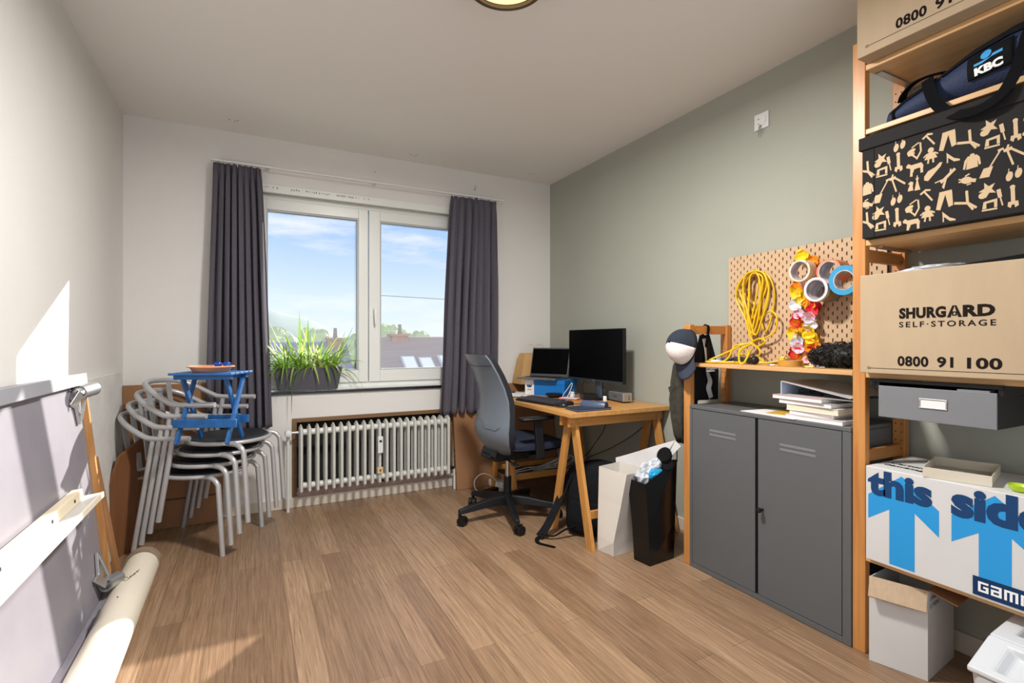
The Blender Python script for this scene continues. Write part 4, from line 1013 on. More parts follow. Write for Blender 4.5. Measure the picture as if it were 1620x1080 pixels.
for sg in (-1, 1):
    y = cy+sg*0.285
    ap = obj('armrest', MB().rings([[V((x+dx, y+w*math.cos(2*PI*k/16), 0.678+t*math.sin(2*PI*k/16)+dz)) for k in range(16)] for x, dx, w, t, dz in ((1.44, 0, 0.018, 0.007, 0.002), (1.45, 0, 0.036, 0.013, 0), (1.56, 0, 0.044, 0.014, 0), (1.65, 0, 0.040, 0.013, 0.001), (1.675, 0, 0.022, 0.008, 0.002))]), black_plastic, oc, smooth=True)
    obj('arm_post', MB().bar((1.585, y, 0.43), (1.565, y, 0.668), 0.055, 0.02, (1, 0, 0)).box(1.555, 1.615, min(y, cy+sg*0.10), max(y, cy+sg*0.10), 0.425, 0.445), black_plastic, oc, bevel=0.004)

# ------------------------------------------------------------------ backpack and bags
bk = thing('backpack', 'black backpack slumped under the near end of the desk', 'backpack', (1.80, 2.52, 0))
def bk_ring(z, hx, hy, ox=0.0, oy=0.0):
    R_ = rot(z=-0.9); r_ = []
    for k in range(28):
        a = 2*PI*k/28
        p = V((hx*(abs(math.cos(a))**0.7)*(1 if math.cos(a) > 0 else -1), hy*(abs(math.sin(a))**0.7)*(1 if math.sin(a) > 0 else -1), 0))
        r_.append(V((1.86+ox, 2.515+oy, z)) + R_ @ p)
    return r_
obj('main_bag', MB().rings([bk_ring(0.0015, 0.13, 0.10), bk_ring(0.02, 0.158, 0.13), bk_ring(0.12, 0.165, 0.135), bk_ring(0.25, 0.158, 0.12, 0.006), bk_ring(0.35, 0.135, 0.10, 0.02), bk_ring(0.405, 0.09, 0.07, 0.035), bk_ring(0.42, 0.03, 0.03, 0.04)]), black_cloth, bk, smooth=True)
def pk_ring(z, hx, hy):
    R_ = rot(z=-0.9); r_ = []
    for k in range(24):
        a = 2*PI*k/24
        p = V((hx*(abs(math.cos(a))**0.7)*(1 if math.cos(a) > 0 else -1), -0.125+hy*math.sin(a), 0))
        r_.append(V((1.86, 2.515, z)) + R_ @ p)
    return r_
obj('front_pocket', MB().rings([pk_ring(0.02, 0.10, 0.02), pk_ring(0.05, 0.125, 0.04), pk_ring(0.14, 0.125, 0.043), pk_ring(0.20, 0.11, 0.028)]), black_cloth, bk, smooth=True)
obj('zip_pull', MB().bar((1.722, 2.452, 0.30), (1.728, 2.447, 0.262), 0.007, 0.004, (0, 0, 1)), mat('blue_zip_tag', '#3d8fc9', 0.5), bk, label='light blue zip tag')
m = MB().ribbon(smooth_pts([(1.80, 2.60, 0.385), (1.74, 2.60, 0.33), (1.66, 2.585, 0.20), (1.58, 2.56, 0.10), (1.53, 2.545, 0.05), (1.49, 2.54, 0.016)], 6), 0.046, 0.008, lambda t: (-0.7, -0.5, 0.5))
obj('shoulder_strap', m, black_cloth, bk)
m = MB().ribbon(smooth_pts([(1.50, 2.54, 0.02), (1.465, 2.525, 0.012), (1.455, 2.49, 0.004), (1.475, 2.45, 0.003), (1.505, 2.395, 0.003)], 6), 0.022, 0.003, (0, 0, 1))
m.ribbon(smooth_pts([(1.505, 2.54, 0.03), (1.56, 2.50, 0.02), (1.62, 2.48, 0.05), (1.69, 2.47, 0.07)], 6), 0.018, 0.003, (0, 0, 1))
obj('webbing_strap', m, black_strap, bk)

wb = thing('white_paper_bag', 'tall creased white paper bag on the floor beside the trestle leg', 'paper bag', (1.80, 2.2, 0))
def quad(pts, z): return [V((x, y, z)) for x, y in pts]
m = MB()
b0 = [(1.700, 2.262), (1.722, 2.152), (1.868, 2.162), (1.850, 2.272)]
b1 = [(1.704, 2.268), (1.712, 2.140), (1.880, 2.158), (1.866, 2.290)]
b2 = [(1.722, 2.285), (1.735, 2.108), (1.905, 2.140), (1.892, 2.310)]
b3 = [(1.732, 2.292), (1.747, 2.076), (1.925, 2.12), (1.905, 2.325)]
obj('bag', m.rings([quad(b0, 0.001), quad(b1, 0.08), quad(b2, 0.28), quad(b3, 0.452)], cap=False), bag_white, wb, solid=0.0012)
obj('base', MB().prism(quad(b0, 0.001), (0, 0, 0.002)), bag_white, wb)
ws = thing('white_card_sheet', 'large white folded card sheet sticking out of the white paper bag', 'card sheet', (1.93, 2.2, 0.3))
m = MB()
def wsf(u, v):
    a = V((1.846, 2.272, 0.30)).lerp(V((1.925, 2.135, 0.34)), u); b = V((1.938, 2.402, 0.456)).lerp(V((1.985, 1.972, 0.630)), u)
    p = a.lerp(b, v); p.x += 0.012*math.sin(PI*2*u)*v; return p
m.grid(wsf, 12, 4)
obj('card', m, card_white, ws, solid=0.002)
obj('folded_corner', MB().poly([V((1.986, 1.972, 0.629)), V((1.998, 1.944, 0.603)), V((1.955, 2.02, 0.50))]), card_white, ws, solid=0.002)

bb = thing('black_paper_bag', 'tall glossy black carrier bag on the floor against the low shelf upright', 'paper bag', (1.9, 2.03, 0))
b0 = [(1.797, 2.075), (1.812, 1.972), (1.992, 1.990), (1.980, 2.10)]
b1 = [(1.790, 2.120), (1.806, 2.000), (2.003, 1.978), (1.993, 2.10)]
def qz(pts, zs): return [V((x, y, z)) for (x, y), z in zip(pts, zs)]
obj('bag', MB().rings([quad(b0, 0.001), quad([(1.795, 2.09), (1.809, 1.98), (1.997, 1.985), (1.985, 2.10)], 0.2), qz(b1, (0.42, 0.415, 0.525, 0.50))], cap=False), bag_black, bb, solid=0.0014)
obj('base', MB().prism(quad(b0, 0.001), (0, 0, 0.002)), bag_black, bb)
obj('cord_handle', MB().tube(smooth_pts([(1.955, 1.987, 0.50), (1.985, 1.985, 0.57), (2.0, 1.98, 0.625), (2.0, 1.975, 0.60), (1.998, 1.972, 0.515)], 6), 0.003, 6), black_strap, bb, smooth=True)
pb = thing('plastic_bag', 'crumpled clear plastic bag with a blue packet inside the black carrier bag', 'plastic bag', (1.88, 2.04, 0.38))
rnd = random.Random(21)
m = MB()
for (c, r_) in (((1.855, 2.065, 0.425), (0.045, 0.04, 0.05)), ((1.885, 2.05, 0.475), (0.055, 0.035, 0.045)), ((1.915, 2.035, 0.50), (0.05, 0.03, 0.035))):
    random.seed(int(c[0]*1000)); m.ball(c, r_, 14, jit=0.22)
obj('wrap', m, plastic_m, pb)
random.seed(4)
obj('packet', MB().ball((1.895, 2.015, 0.455), (0.055, 0.02, 0.035), 12, jit=0.12), cyan_m, pb)
hp = thing('headphones', 'black headphones resting on top of the black carrier bag', 'headphones', (1.96, 2.02, 0.5))
obj('ear_cup', MB().lathe([(0.012, 0), (0.040, 0), (0.043, 0.010), (0.036, 0.018), (0.012, 0.018)], (1.952, 2.012, 0.545), 24, rot(z=0.2) @ Euler((0, -1.1, 0)).to_matrix()), black_matte, hp, smooth=True)
obj('ear_cup', MB().lathe([(0.012, 0), (0.032, 0), (0.035, 0.010), (0.028, 0.016), (0.012, 0.016)], (1.952, 1.992, 0.500), 24, Euler((0.3, -1.2, 0.3)).to_matrix()), black_matte, hp, smooth=True)
obj('headband', MB().tube(smooth_pts([(1.96, 2.02, 0.54), (1.985, 2.03, 0.56), (1.99, 2.01, 0.54), (1.97, 1.995, 0.51)], 6), 0.006, 8), black_matte, hp, smooth=True)
# ------------------------------------------------------------------ shelving along the sage wall
XF, XK = 2.01, 2.315          # front and back of the uprights
def side_unit(label, yc, top, rungs):
    t = thing('shelf_upright', label, 'shelf upright', (2.16, yc, 0))
    for x0, x1 in ((XF, XF+0.030), (XK-0.030, XK)):
        p = obj('post', MB().box(x0, x1, yc-0.022, yc+0.022, 0.0, top), pine_post, t, bevel=0.002)
        m = MB()
        for z in [0.12+0.032*k for k in range(int((top-0.2)/0.032))]:
            for dy in (-0.010, 0.010):
                if x0 > 2.1: m.cyl((x0-0.0008, yc+dy, z), (x0+0.001, yc+dy, z), 0.0028, 6)
        if x0 > 2.1: obj('peg_hole', m, dark_hole, p)
    for z in rungs:
        obj('rung', MB().box(XF+0.0305, XK-0.0305, yc-0.010, yc+0.010, z, z+0.045), pine_x, t, bevel=0.002)
    return t
side_unit('low pine shelf upright carrying the cap, left of the grey cabinet', 1.915, 1.238, (0.05, 0.50, 1.188))
side_unit('tall pine shelf upright between the grey cabinet and the storage boxes', 1.080, 2.262, (0.05, 0.70, 1.45, 2.20))
side_unit('tall pine shelf upright at the near end of the storage boxes', 0.212, 2.262, (0.05, 0.70, 1.45, 2.20))
def shelf(label, y0, y1, z0, z1):
    t = thing('shelf_board', label, 'shelf', ((XF+XK)/2, (y0+y1)/2, z0))
    obj('board', MB().box(XF+0.001, XK-0.002, y0, y1, z0, z1), pine_shelf, t, bevel=0.002)
    for y in (y0+0.02, y1-0.02):
        m = MB(); m.box(XF+0.05, XK-0.05, y-0.012, y+0.012, z0-0.006, z0-0.0005)
        obj('steel_strip', m, steel_m, t)
    return t
shelf('low pine shelf board above the grey cabinet', 1.103, 1.892, 1.022, 1.040)
for z0, z1, lab in ((2.146, 2.167, 'topmost pine shelf board under the highest storage box'), (1.911, 1.930, 'pine shelf board under the navy carry bag'), (1.501, 1.522, 'pine shelf board under the black patterned box'), (1.017, 1.036, 'pine shelf board under the large storage carton with lettering'), (0.343, 0.361, 'lowest pine shelf board under the white and blue moving box')):
    shelf(lab, 0.235, 1.0575, z0, z1)

# ------------------------------------------------------------------ grey steel cabinet
cb3 = thing('steel_cabinet', 'dark grey two-door steel cabinet under the low shelf', 'cabinet', (2.17, 1.495, 0))
CY0, CY1, CX0, CX1, CZ = 1.104, 1.891, 2.004, 2.335, 0.826
obj('carcass', MB().box(CX0+0.012, CX1, CY0, CY1, 0.001, CZ-0.018), cab_m, cb3)
obj('top', MB().box(CX0-0.002, CX1, CY0-0.0, CY1, CZ-0.0175, CZ), cab_m, cb3, bevel=0.003)
m = MB(); m.box(CX0, CX0+0.0118, CY0, CY0+0.032, 0.001, CZ-0.018).box(CX0, CX0+0.0118, CY1-0.016, CY1, 0.001, CZ-0.018).box(CX0, CX0+0.0118, CY0+0.032, CY1-0.016, 0.001, 0.024)
obj('face_frame', m, cab_m, cb3, bevel=0.0015)
def louvres(d, y0, y1, z):
    m = MB()
    for zz in (z, z-0.020):
        m.hexa([(CX0-0.0005, y0, zz), (CX0-0.0005, y1, zz), (CX0-0.0015, y1-0.002, zz+0.0005), (CX0-0.0015, y0+0.002, zz+0.0005), (CX0-0.0005, y0, zz+0.011), (CX0-0.0005, y1, zz+0.011), (CX0-0.004, y1-0.002, zz+0.0105), (CX0-0.004, y0+0.002, zz+0.0105)])
    obj('louvre', m, cab_light, d)
d1 = obj('door', MB().box(CX0, CX0+0.0118, 1.512, CY1-0.018, 0.0265, CZ-0.020), cab_m, cb3, bevel=0.0015)
louvres(d1, 1.613, 1.764, 0.708)
d2 = obj('door', MB().box(CX0, CX0+0.0118, CY0+0.0345, 1.497, 0.0265, CZ-0.020), cab_m, cb3, bevel=0.0015)
louvres(d2, 1.236, 1.392, 0.705)
obj('door_gap', MB().box(CX0+0.004, CX0+0.0117, 1.498, 1.511, 0.0265, CZ-0.020), black_matte, cb3)
obj('knob', MB().lathe([(0.006, 0), (0.005, 0.012), (0.010, 0.017), (0.012, 0.024), (0.009, 0.031), (0.001, 0.033)], (CX0-0.0005, 1.474, 0.410), 18, rot(y=-PI/2)), black_plastic, d2, smooth=True, label='small black door knob')

# ------------------------------------------------------------------ pegboard
PB0, PB1, PZ_0, PZ_1 = 1.140, 1.914, 1.045, 1.605
pg = thing('pegboard', 'pale wooden pegboard with rows of slots mounted on the sage wall', 'pegboard', (2.335, 1.527, PZ_0))
m = MB(); bx_ = 2.322; th = 0.006
cols = 38; cw = (PB1-PB0-0.014)/cols; rows = 14; rh = (PZ_1-PZ_0)/rows
hw, hh = 0.0028, 0.0078
def strip(y0, y1, z0, z1):
    m.face([m.b.verts.new((bx_, y0, z0)), m.b.verts.new((bx_, y1, z0)), m.b.verts.new((bx_, y1, z1)), m.b.verts.new((bx_, y0, z1))])
for i in range(cols):
    y0 = PB0+0.007+i*cw; y1 = y0+cw; yc = (y0+y1)/2
    strip(y0, yc-hw, PZ_0, PZ_1); strip(yc+hw, y1, PZ_0, PZ_1)
    zc = [PZ_0+rh*(r+(0.28 if i % 2 else 0.78)) for r in range(rows)]
    zz = PZ_0
    for z in zc:
        strip(yc-hw, yc+hw, zz, z-hh); zz = z+hh
        a = [V((bx_, yc-hw, z-hh)), V((bx_, yc+hw, z-hh)), V((bx_, yc+hw, z+hh)), V((bx_, yc-hw, z+hh))]
        b = [p+V((th, 0, 0)) for p in a]
        for k in range(4): m.poly([a[k], a[(k+1) % 4], b[(k+1) % 4], b[k]])
    strip(yc-hw, yc+hw, zz, PZ_1)
strip(PB0, PB0+0.007, PZ_0, PZ_1); strip(PB1-0.007, PB1, PZ_0, PZ_1)
m.poly([(bx_, PB0, PZ_1), (bx_, PB1, PZ_1), (bx_+th, PB1, PZ_1), (bx_+th, PB0, PZ_1)]); m.poly([(bx_, PB1, PZ_0), (bx_, PB1, PZ_1), (bx_+th, PB1, PZ_1), (bx_+th, PB1, PZ_0)])
m.poly([(bx_, PB0, PZ_0), (bx_, PB0, PZ_1), (bx_+th, PB0, PZ_1), (bx_+th, PB0, PZ_0)])
obj('board', m, ply, pg)
obj('slot_shade', MB().box(bx_+th+0.001, XR-0.001, PB0+0.004, PB1-0.004, PZ_0+0.002, PZ_1-0.004), dark_hole, pg)  # dark slab added as painted shade behind the slots
def peg(m, y, z, L): m.cyl((bx_-0.001, y, z), (bx_-L, y, z), 0.003, 8).cyl((bx_-L, y, z), (bx_-L, y, z+0.008), 0.003, 8)
m = MB(); peg(m, 1.722, 1.492, 0.045); m.box(bx_-0.003, bx_-0.0005, 1.7195, 1.7245, 1.49, 1.535); obj('hook', m, steel_m, pg)
m = MB(); peg(m, 1.405, 1.500, 0.115); obj('hook', m, steel_m, pg)
m = MB(); peg(m, 1.275, 1.475, 0.105); obj('hook', m, steel_m, pg)

# yellow cord hanging on the board and trailing onto the shelf
random.seed(31)
m = MB()
cc_ = V((bx_-0.022, 1.722, 1.497)); rnd = random.Random(17)
for k in range(10):
    w = rnd.uniform(0.030, 0.085); d = rnd.uniform(0.22, 0.34); dx = rnd.uniform(-0.03, 0.045); x = bx_-0.010-0.0042*k
    tw = rnd.uniform(-0.02, 0.02); top = 1.500+rnd.uniform(-0.006, 0.008)
    pts = [(x, 1.722+dx*0.5, top), (x-0.004, 1.722+w*0.75+dx*0.4, top-0.022), (x, 1.722+w+dx, top-d*0.35), (x-0.006, 1.722+w*0.45+tw+dx, top-d*0.72), (x-0.003, 1.722+dx+tw, top-d), (x-0.004, 1.722-w*0.5+tw+dx, top-d*0.78), (x-0.002, 1.722-w+dx, top-d*0.38), (x-0.003, 1.722-w*0.8+dx*0.4, top-0.026)]
    m.tube(smooth_pts(pts, 7, closed=True), 0.0047, 8, closed=True)
x = bx_-0.032
m.tube(smooth_pts([(x, 1.69, 1.27), (x-0.006, 1.64, 1.30), (x-0.01, 1.60, 1.27), (x-0.01, 1.61, 1.20), (x-0.008, 1.66, 1.17), (x-0.008, 1.72, 1.155), (x-0.012, 1.75, 1.13)], 7), 0.0047, 8)
m.tube(smooth_pts([(x, 1.76, 1.30), (x-0.006, 1.745, 1.20), (x-0.01, 1.735, 1.155), (x-0.015, 1.69, 1.165), (x-0.018, 1.655, 1.15), (x-0.016, 1.70, 1.125), (x-0.015, 1.73, 1.14)], 7), 0.0047, 8)
for q in ([(x-.015, 1.73, 1.145), (x-.05, 1.77, 1.13), (x-.10, 1.80, 1.10), (x-.15, 1.84, 1.07), (x-.17, 1.87, 1.052), (x-.19, 1.85, 1.047), (x-.2, 1.78, 1.047), (x-.16, 1.70, 1.047), (x-.10, 1.66, 1.05)],
          [(x-.018, 1.73, 1.14), (x-.06, 1.74, 1.12), (x-.12, 1.72, 1.10), (x-.18, 1.68, 1.075), (x-.21, 1.65, 1.047), (x-.20, 1.635, 1.05), (x-.16, 1.64, 1.09), (x-.10, 1.68, 1.10), (x-.06, 1.70, 1.11)],
          [(x-.02, 1.735, 1.135), (x-.03, 1.69, 1.12), (x-.05, 1.66, 1.095), (x-.05, 1.68, 1.075), (x-.04, 1.72, 1.07), (x-.05, 1.65, 1.06), (x-.06, 1.64, 1.05), (x-.07, 1.68, 1.047)],
          [(x-.018, 1.73, 1.14), (x-.04, 1.78, 1.135), (x-.07, 1.80, 1.12), (x-.13, 1.78, 1.07), (x-.16, 1.80, 1.047), (x-.2, 1.84, 1.047), (x-.235, 1.83, 1.047), (x-.22, 1.75, 1.047), (x-.2, 1.69, 1.05)],
          [(x-.02, 1.725, 1.14), (x-.06, 1.76, 1.115), (x-.09, 1.75, 1.09), (x-.07, 1.72, 1.08), (x-.05, 1.73, 1.11)]):
    m.tube(smooth_pts(q, 7), 0.0047, 8)
yc_ = thing('coiled_cable', 'yellow extension cord hung in loops on the pegboard, its end lying on the low shelf', 'cord', (2.29, 1.72, 1.1))
obj('cord', m, cord_yellow, yc_, smooth=True)
pl2 = obj('plug', MB().lathe([(0.010, 0), (0.019, 0.004), (0.020, 0.03), (0.012, 0.05), (0.006, 0.07)], (2.235, 1.535, 1.062), 16, Euler((PI/2, 0.3, -1.2)).to_matrix() @ rot(x=PI)), cord_yellow, yc_, smooth=True)
obj('plug_pin', MB().cyl((2.233, 1.532, 1.070), (2.228, 1.512, 1.085), 0.0025, 8).cyl((2.238, 1.522, 1.062), (2.234, 1.502, 1.076), 0.0025, 8), steel_m, pl2)
obj('cord_end', MB().tube(smooth_pts([(2.235, 1.545, 1.060), (2.20, 1.60, 1.047), (2.16, 1.66, 1.046), (2.11, 1.69, 1.046)], 7), 0.0047, 8), cord_yellow, yc_, smooth=True)

# tape rolls on the hooks (axes point out of the wall)
def roll(label, y, z, x_front, depth, r0, r1, face, hole=None):
    t = thing('tape_roll', label, 'tape', (x_front+depth/2, y, z-r1), group='tape rolls on the pegboard')
    obj('tape', MB().ring((x_front, y, z), (1, 0, 0), r0+0.004, r1, depth, 40), face, t, smooth=True)
    obj('core', MB().ring((x_front-0.0005, y, z), (1, 0, 0), r0, r0+0.0038, depth+0.001, 40), hole or core_m, t, smooth=True)
roll('cream masking tape roll hanging left on the pegboard', 1.437, 1.470, 2.205, 0.05, 0.040, 0.0495, cream_tape)
roll('salmon orange tape roll hanging on the pegboard, right of the cream roll', 1.307, 1.452, 2.205, 0.075, 0.040, 0.0525, orange_tape)
roll('white tape roll in front of the grey rolls, below the salmon roll', 1.360, 1.378, 2.200, 0.018, 0.041, 0.053, white_plastic)
roll('brown parcel tape roll directly behind the white roll', 1.360, 1.378, 2.2185, 0.045, 0.040, 0.050, brown_tape)
roll('grey tape roll hanging nearest the board behind the brown roll', 1.360, 1.378, 2.264, 0.05, 0.040, 0.050, grey_roll)
roll('sky blue tape roll hanging rightmost, half behind the tall upright', 1.236, 1.405, 2.190, 0.05, 0.038, 0.062, blue_tape)
obj_h = MB()

# flower garland
ga = thing('flower_garland', 'colourful fabric flower garland hanging down the pegboard', 'garland', (2.30, 1.47, 1.05))
rnd = random.Random(12)
def flower(m, c, r_):
    for k in range(5):
        a = 2*PI*k/5+rnd.uniform(-.3, .3); tilt = rnd.uniform(-0.6, 0.6)
        d = V((rnd.uniform(-0.5, 0.1), math.cos(a), math.sin(a)*0.62)).normalized(); s_ = d.cross(V((1, 0, 0.3))).normalized(); n_ = d.cross(s_)
        vs = []
        for i in range(5):
            t = i/4; w = r_*0.55*math.sin(PI*(0.12+0.80*t))
            p = V(c)+d*r_*t+n_*r_*0.30*t*t*rnd.uniform(0.2, 1.4)
            vs.append((p+s_*w+n_*0.12*w, p-n_*0.10*w, p-s_*w+n_*0.12*w))
        for q0, q1 in zip(vs, vs[1:]):
            m.poly([q0[0], q0[1], q1[1], q1[0]]); m.poly([q0[1], q0[2], q1[2], q1[1]])
seq = [('y', 1.470, 1.545), ('o', 1.415, 1.520), ('r', 1.402, 1.475), ('p', 1.440, 1.425), ('w', 1.408, 1.405), ('o', 1.500, 1.405), ('y', 1.495, 1.375), ('y', 1.478, 1.352), ('w', 1.498, 1.318), ('p', 1.492, 1.280), ('r', 1.500, 1.252), ('o', 1.490, 1.222), ('y', 1.505, 1.188), ('w', 1.490, 1.150), ('p', 1.485, 1.122), ('r', 1.495, 1.092), ('o', 1.485, 1.068), ('y', 1.465, 1.06),
       ('o', 1.430, 1.328), ('r', 1.418, 1.300), ('p', 1.432, 1.262), ('w', 1.425, 1.228), ('y', 1.440, 1.195), ('y', 1.430, 1.165), ('o', 1.425, 1.135), ('r', 1.425, 1.102), ('p', 1.420, 1.070), ('p', 1.44, 1.076)]
names = {'y': ('yellow', yellow_petal), 'o': ('orange', orange_petal), 'r': ('red', red_petal), 'p': ('pink', pink_petal), 'w': ('white', white_petal)}
for c_, y, z in seq:
    m = MB()
    for j in range(1): flower(m, (2.288-0.012*j, y+rnd.uniform(-.006, .006), z+rnd.uniform(-.006, .006)), rnd.uniform(0.032, 0.042))
    obj('flower', m, names[c_][1], ga, smooth='all', recalc=False, label=names[c_][0]+' flower of the garland')
obj('string', MB().tube(smooth_pts([(2.296, y, z) for c_, y, z in seq[:18]], 3), 0.0015, 5), white_plastic, ga)

# things on the low shelf
SHZ = 1.0405
wig = thing('curly_wig', 'black curly wig lying on the low shelf against the tall upright', 'wig', (2.18, 1.24, SHZ))
rnd = random.Random(77); random.seed(77)
m = MB(); m.ball((2.18, 1.235, SHZ+0.05), (0.075, 0.115, 0.048), 24, jit=0.06)
for k in range(620):
    a = rnd.uniform(0, 2*PI); e = rnd.uniform(-0.8, 1.0)
    n_ = V((math.cos(a)*math.sqrt(1-e*e), math.sin(a)*math.sqrt(1-e*e), e*0.95))
    c = V((2.18+0.07*n_.x, 1.235+0.112*n_.y, SHZ+0.045+0.045*n_.z)); u_, w_ = perp(n_); r_ = rnd.uniform(0.004, 0.009); t0 = rnd.uniform(0, 6)
    pts = [c+n_*(0.006*i*0.45)+u_*r_*math.cos(t0+i*0.9)+w_*r_*math.sin(t0+i*0.9) for i in range(10)]
    pts = [V((p.x, p.y, max(p.z, SHZ+0.002))) for p in pts]
    m.tube(pts, 0.0013, 4)
obj('hair', m, hair_m, wig, smooth=True)
tr_ = thing('parcel_tape', 'flat roll of tan parcel tape lying on the low shelf', 'tape', (2.14, 1.435, SHZ))
obj('tape', MB().ring((2.14, 1.435, SHZ+0.0005), (0, 0, 1), 0.040, 0.050, 0.024, 40), tan_tape, tr_, smooth=True)
obj('core', MB().ring((2.14, 1.435, SHZ+0.0008), (0, 0, 1), 0.037, 0.0398, 0.024, 40), kraft, tr_, smooth=True)
hm2 = thing('hand_tool', 'black hand tool with a round head lying under the yellow cord', 'tool', (2.17, 1.68, SHZ))
obj('grip', MB().cyl((2.21, 1.78, SHZ+0.018), (2.145, 1.645, SHZ+0.018), 0.015, 16), mat('dark_tool_grip', '#33363b', 0.5), hm2, smooth=True)
obj('head', MB().ball((2.13, 1.61, SHZ+0.0205), 0.021, 18), black_plastic, hm2, smooth=True)
pk = thing('flat_tool', 'flat grey and black tool lying on the low shelf behind the yellow cord', 'tool', (2.25, 1.80, SHZ))
obj('body', MB().box(2.22, 2.285, 1.74, 1.885, SHZ+0.0005, SHZ+0.026), mat('dull_grey_tool', '#777a80', 0.4, 0.5), pk, bevel=0.005)
obj('trim', MB().box(2.218, 2.287, 1.80, 1.872, SHZ+0.003, SHZ+0.020), navy_m, pk, bevel=0.003)
for i, (x, y, lab) in enumerate(((2.08, 1.50, 'small metal screw lying on the low shelf left of the parcel tape'), (2.07, 1.33, 'small gold trinket lying on the low shelf in front of the parcel tape'), (2.07, 1.27, 'small metal bit lying on the low shelf in front of the wig'))):
    m = MB().cyl((x, y, SHZ+0.0035), (x+0.01, y-0.022-0.012*(i == 1), SHZ+0.0035), 0.003, 8).cyl((x, y, SHZ+0.0005), (x, y, SHZ+0.012-0.006*(i == 1)), 0.0055, 8)
    tag(obj('small_hardware', m, steel_m if i != 1 else mat('brass_bit', '#b8963f', 0.3, 0.9)), lab, 'hardware')
o = obj('crumpled_wrapper', MB().ball((2.075, 1.79, SHZ+0.010), (0.018, 0.04, 0.009), 12, jit=0.25), plastic_m); tag(o, 'small clear wrapper lying on the low shelf edge under the yellow cord', 'wrapper')
cl = thing('shelf_clamp', 'small white clip under the left end of the low shelf', 'clip', (2.06, 1.80, 1.0))
obj('clip', MB().box(2.04, 2.07, 1.775, 1.815, 1.0125, 1.0215).box(2.03, 2.06, 1.78, 1.805, 1.0, 1.008).box(2.045, 2.055, 1.785, 1.80, 1.0075, 1.013), white_plastic, cl)

# ------------------------------------------------------------------ cap, jacket, apron on the low upright
cp = thing('trucker_cap', 'navy and white trucker cap hanging on the low shelf upright', 'cap', (1.985, 1.93, 1.0))
# cap local frame: dome axis points down-left of the picture; opening faces right/away
CP = V((1.985, 1.902, 1.12))
Rcap = Matrix(((0.30, 0.78, -0.55), (-0.30, 0.62, 0.72), (0.906, -0.05, 0.42)))
cz = V((-0.95, 0.06, 0.26)).normalized()          # crown direction (out of the opening)
cf = V((0.05, -0.10, -0.95)); cf = (cf-cz*cf.dot(cz)).normalized()   # visor direction
cs_ = cz.cross(cf).normalized()
def dome(az, el):   # az around the crown from the visor direction, el 0 rim .. pi/2 top
    return CP + (cf*math.cos(az)*0.092+cs_*math.sin(az)*0.080)*math.cos(el) + cz*0.105*(math.sin(el)**0.9 if el > 0 else 0)
def dome_patch(a0, a1, n=18, e0=0.0, e1=PI/2-0.02):
    return MB().grid(lambda u, v: dome(a0+(a1-a0)*u, e0+(e1-e0)*v), n, 10)
obj('front_panel', dome_patch(-1.42, 1.42), mat('cap_white', '#e9e0dc', 0.8, bump=0.1, bscale=200), cp, smooth='all', solid=0.003, label='white front panel')
obj('mesh_panel', dome_patch(1.42, 2*PI-1.42, 30), mat('cap_mesh', '#2b3342', 0.9, bump=0.8, bscale=400), cp, smooth='all', solid=0.002, label='navy mesh back')
obj('sweatband', MB().tube([dome(2*PI*k/36, 0.02) for k in range(36)], 0.004, 6, closed=True), black_cloth, cp, smooth=True)
def visor(u, v):
    a = -0.95+1.9*u
    p = dome(a, 0.0); ext = 0.078*math.cos(a*1.0)**0.6 if math.cos(a) > 0 else 0
    q = p + cf*ext*v - cz*(0.012*v + 0.018*math.sin(abs(a))*v)
    return q
obj('visor', MB().grid(visor, 20, 6), mat('cap_navy', '#2f3747', 0.7), cp, smooth='all', solid=0.004, label='navy visor')
obj('button', MB().ball(CP+cz*0.106, 0.006, 10), black_cloth, cp)

jk = thing('jacket', 'dark olive jacket hanging on the desk side of the low shelf upright', 'jacket', (2.06, 2.0, 0.6))
rnd = random.Random(41)
def jring(z, hx, hy, cx_, cy_, ph):
    return [V((cx_+hx*(1+0.2*math.sin(5*a+ph)+0.13*math.sin(9*a+2*ph))*math.cos(a), cy_+hy*(1+0.22*math.sin(4*a+1.7*ph)+0.13*math.sin(7*a-ph))*math.sin(a), z)) for a in [2*PI*k/40 for k in range(40)]]
obj('body', MB().rings([jring(0.605, 0.03, 0.035, 2.075, 2.00, 0.2), jring(0.65, 0.055, 0.040, 2.08, 1.998, 0.5), jring(0.74, 0.075, 0.046, 2.085, 2.000, 0.9), jring(0.84, 0.078, 0.050, 2.085, 2.005, 1.3), jring(0.93, 0.07, 0.043, 2.08, 2.000, 1.8), jring(1.02, 0.06, 0.036, 2.075, 1.990, 2.2), jring(1.10, 0.035, 0.026, 2.07, 1.975, 2.5), jring(1.14, 0.010, 0.012, 2.065, 1.965, 2.8)]), olive_cloth, jk, smooth='all')
hood = [V((2.07+0.04*math.cos(2*PI*k/20), 2.052+0.036*math.sin(2*PI*k/20), 0.905+0.012*math.cos(2*PI*k/20))) for k in range(20)]
hood2 = [V((2.075+0.03*math.cos(2*PI*k/20), 2.03+0.025*math.sin(2*PI*k/20), 0.79)) for k in range(20)]
obj('sleeve_cuff', MB().rings([hood2, hood], cap=False), olive_cloth, jk, smooth='all', solid=0.004)

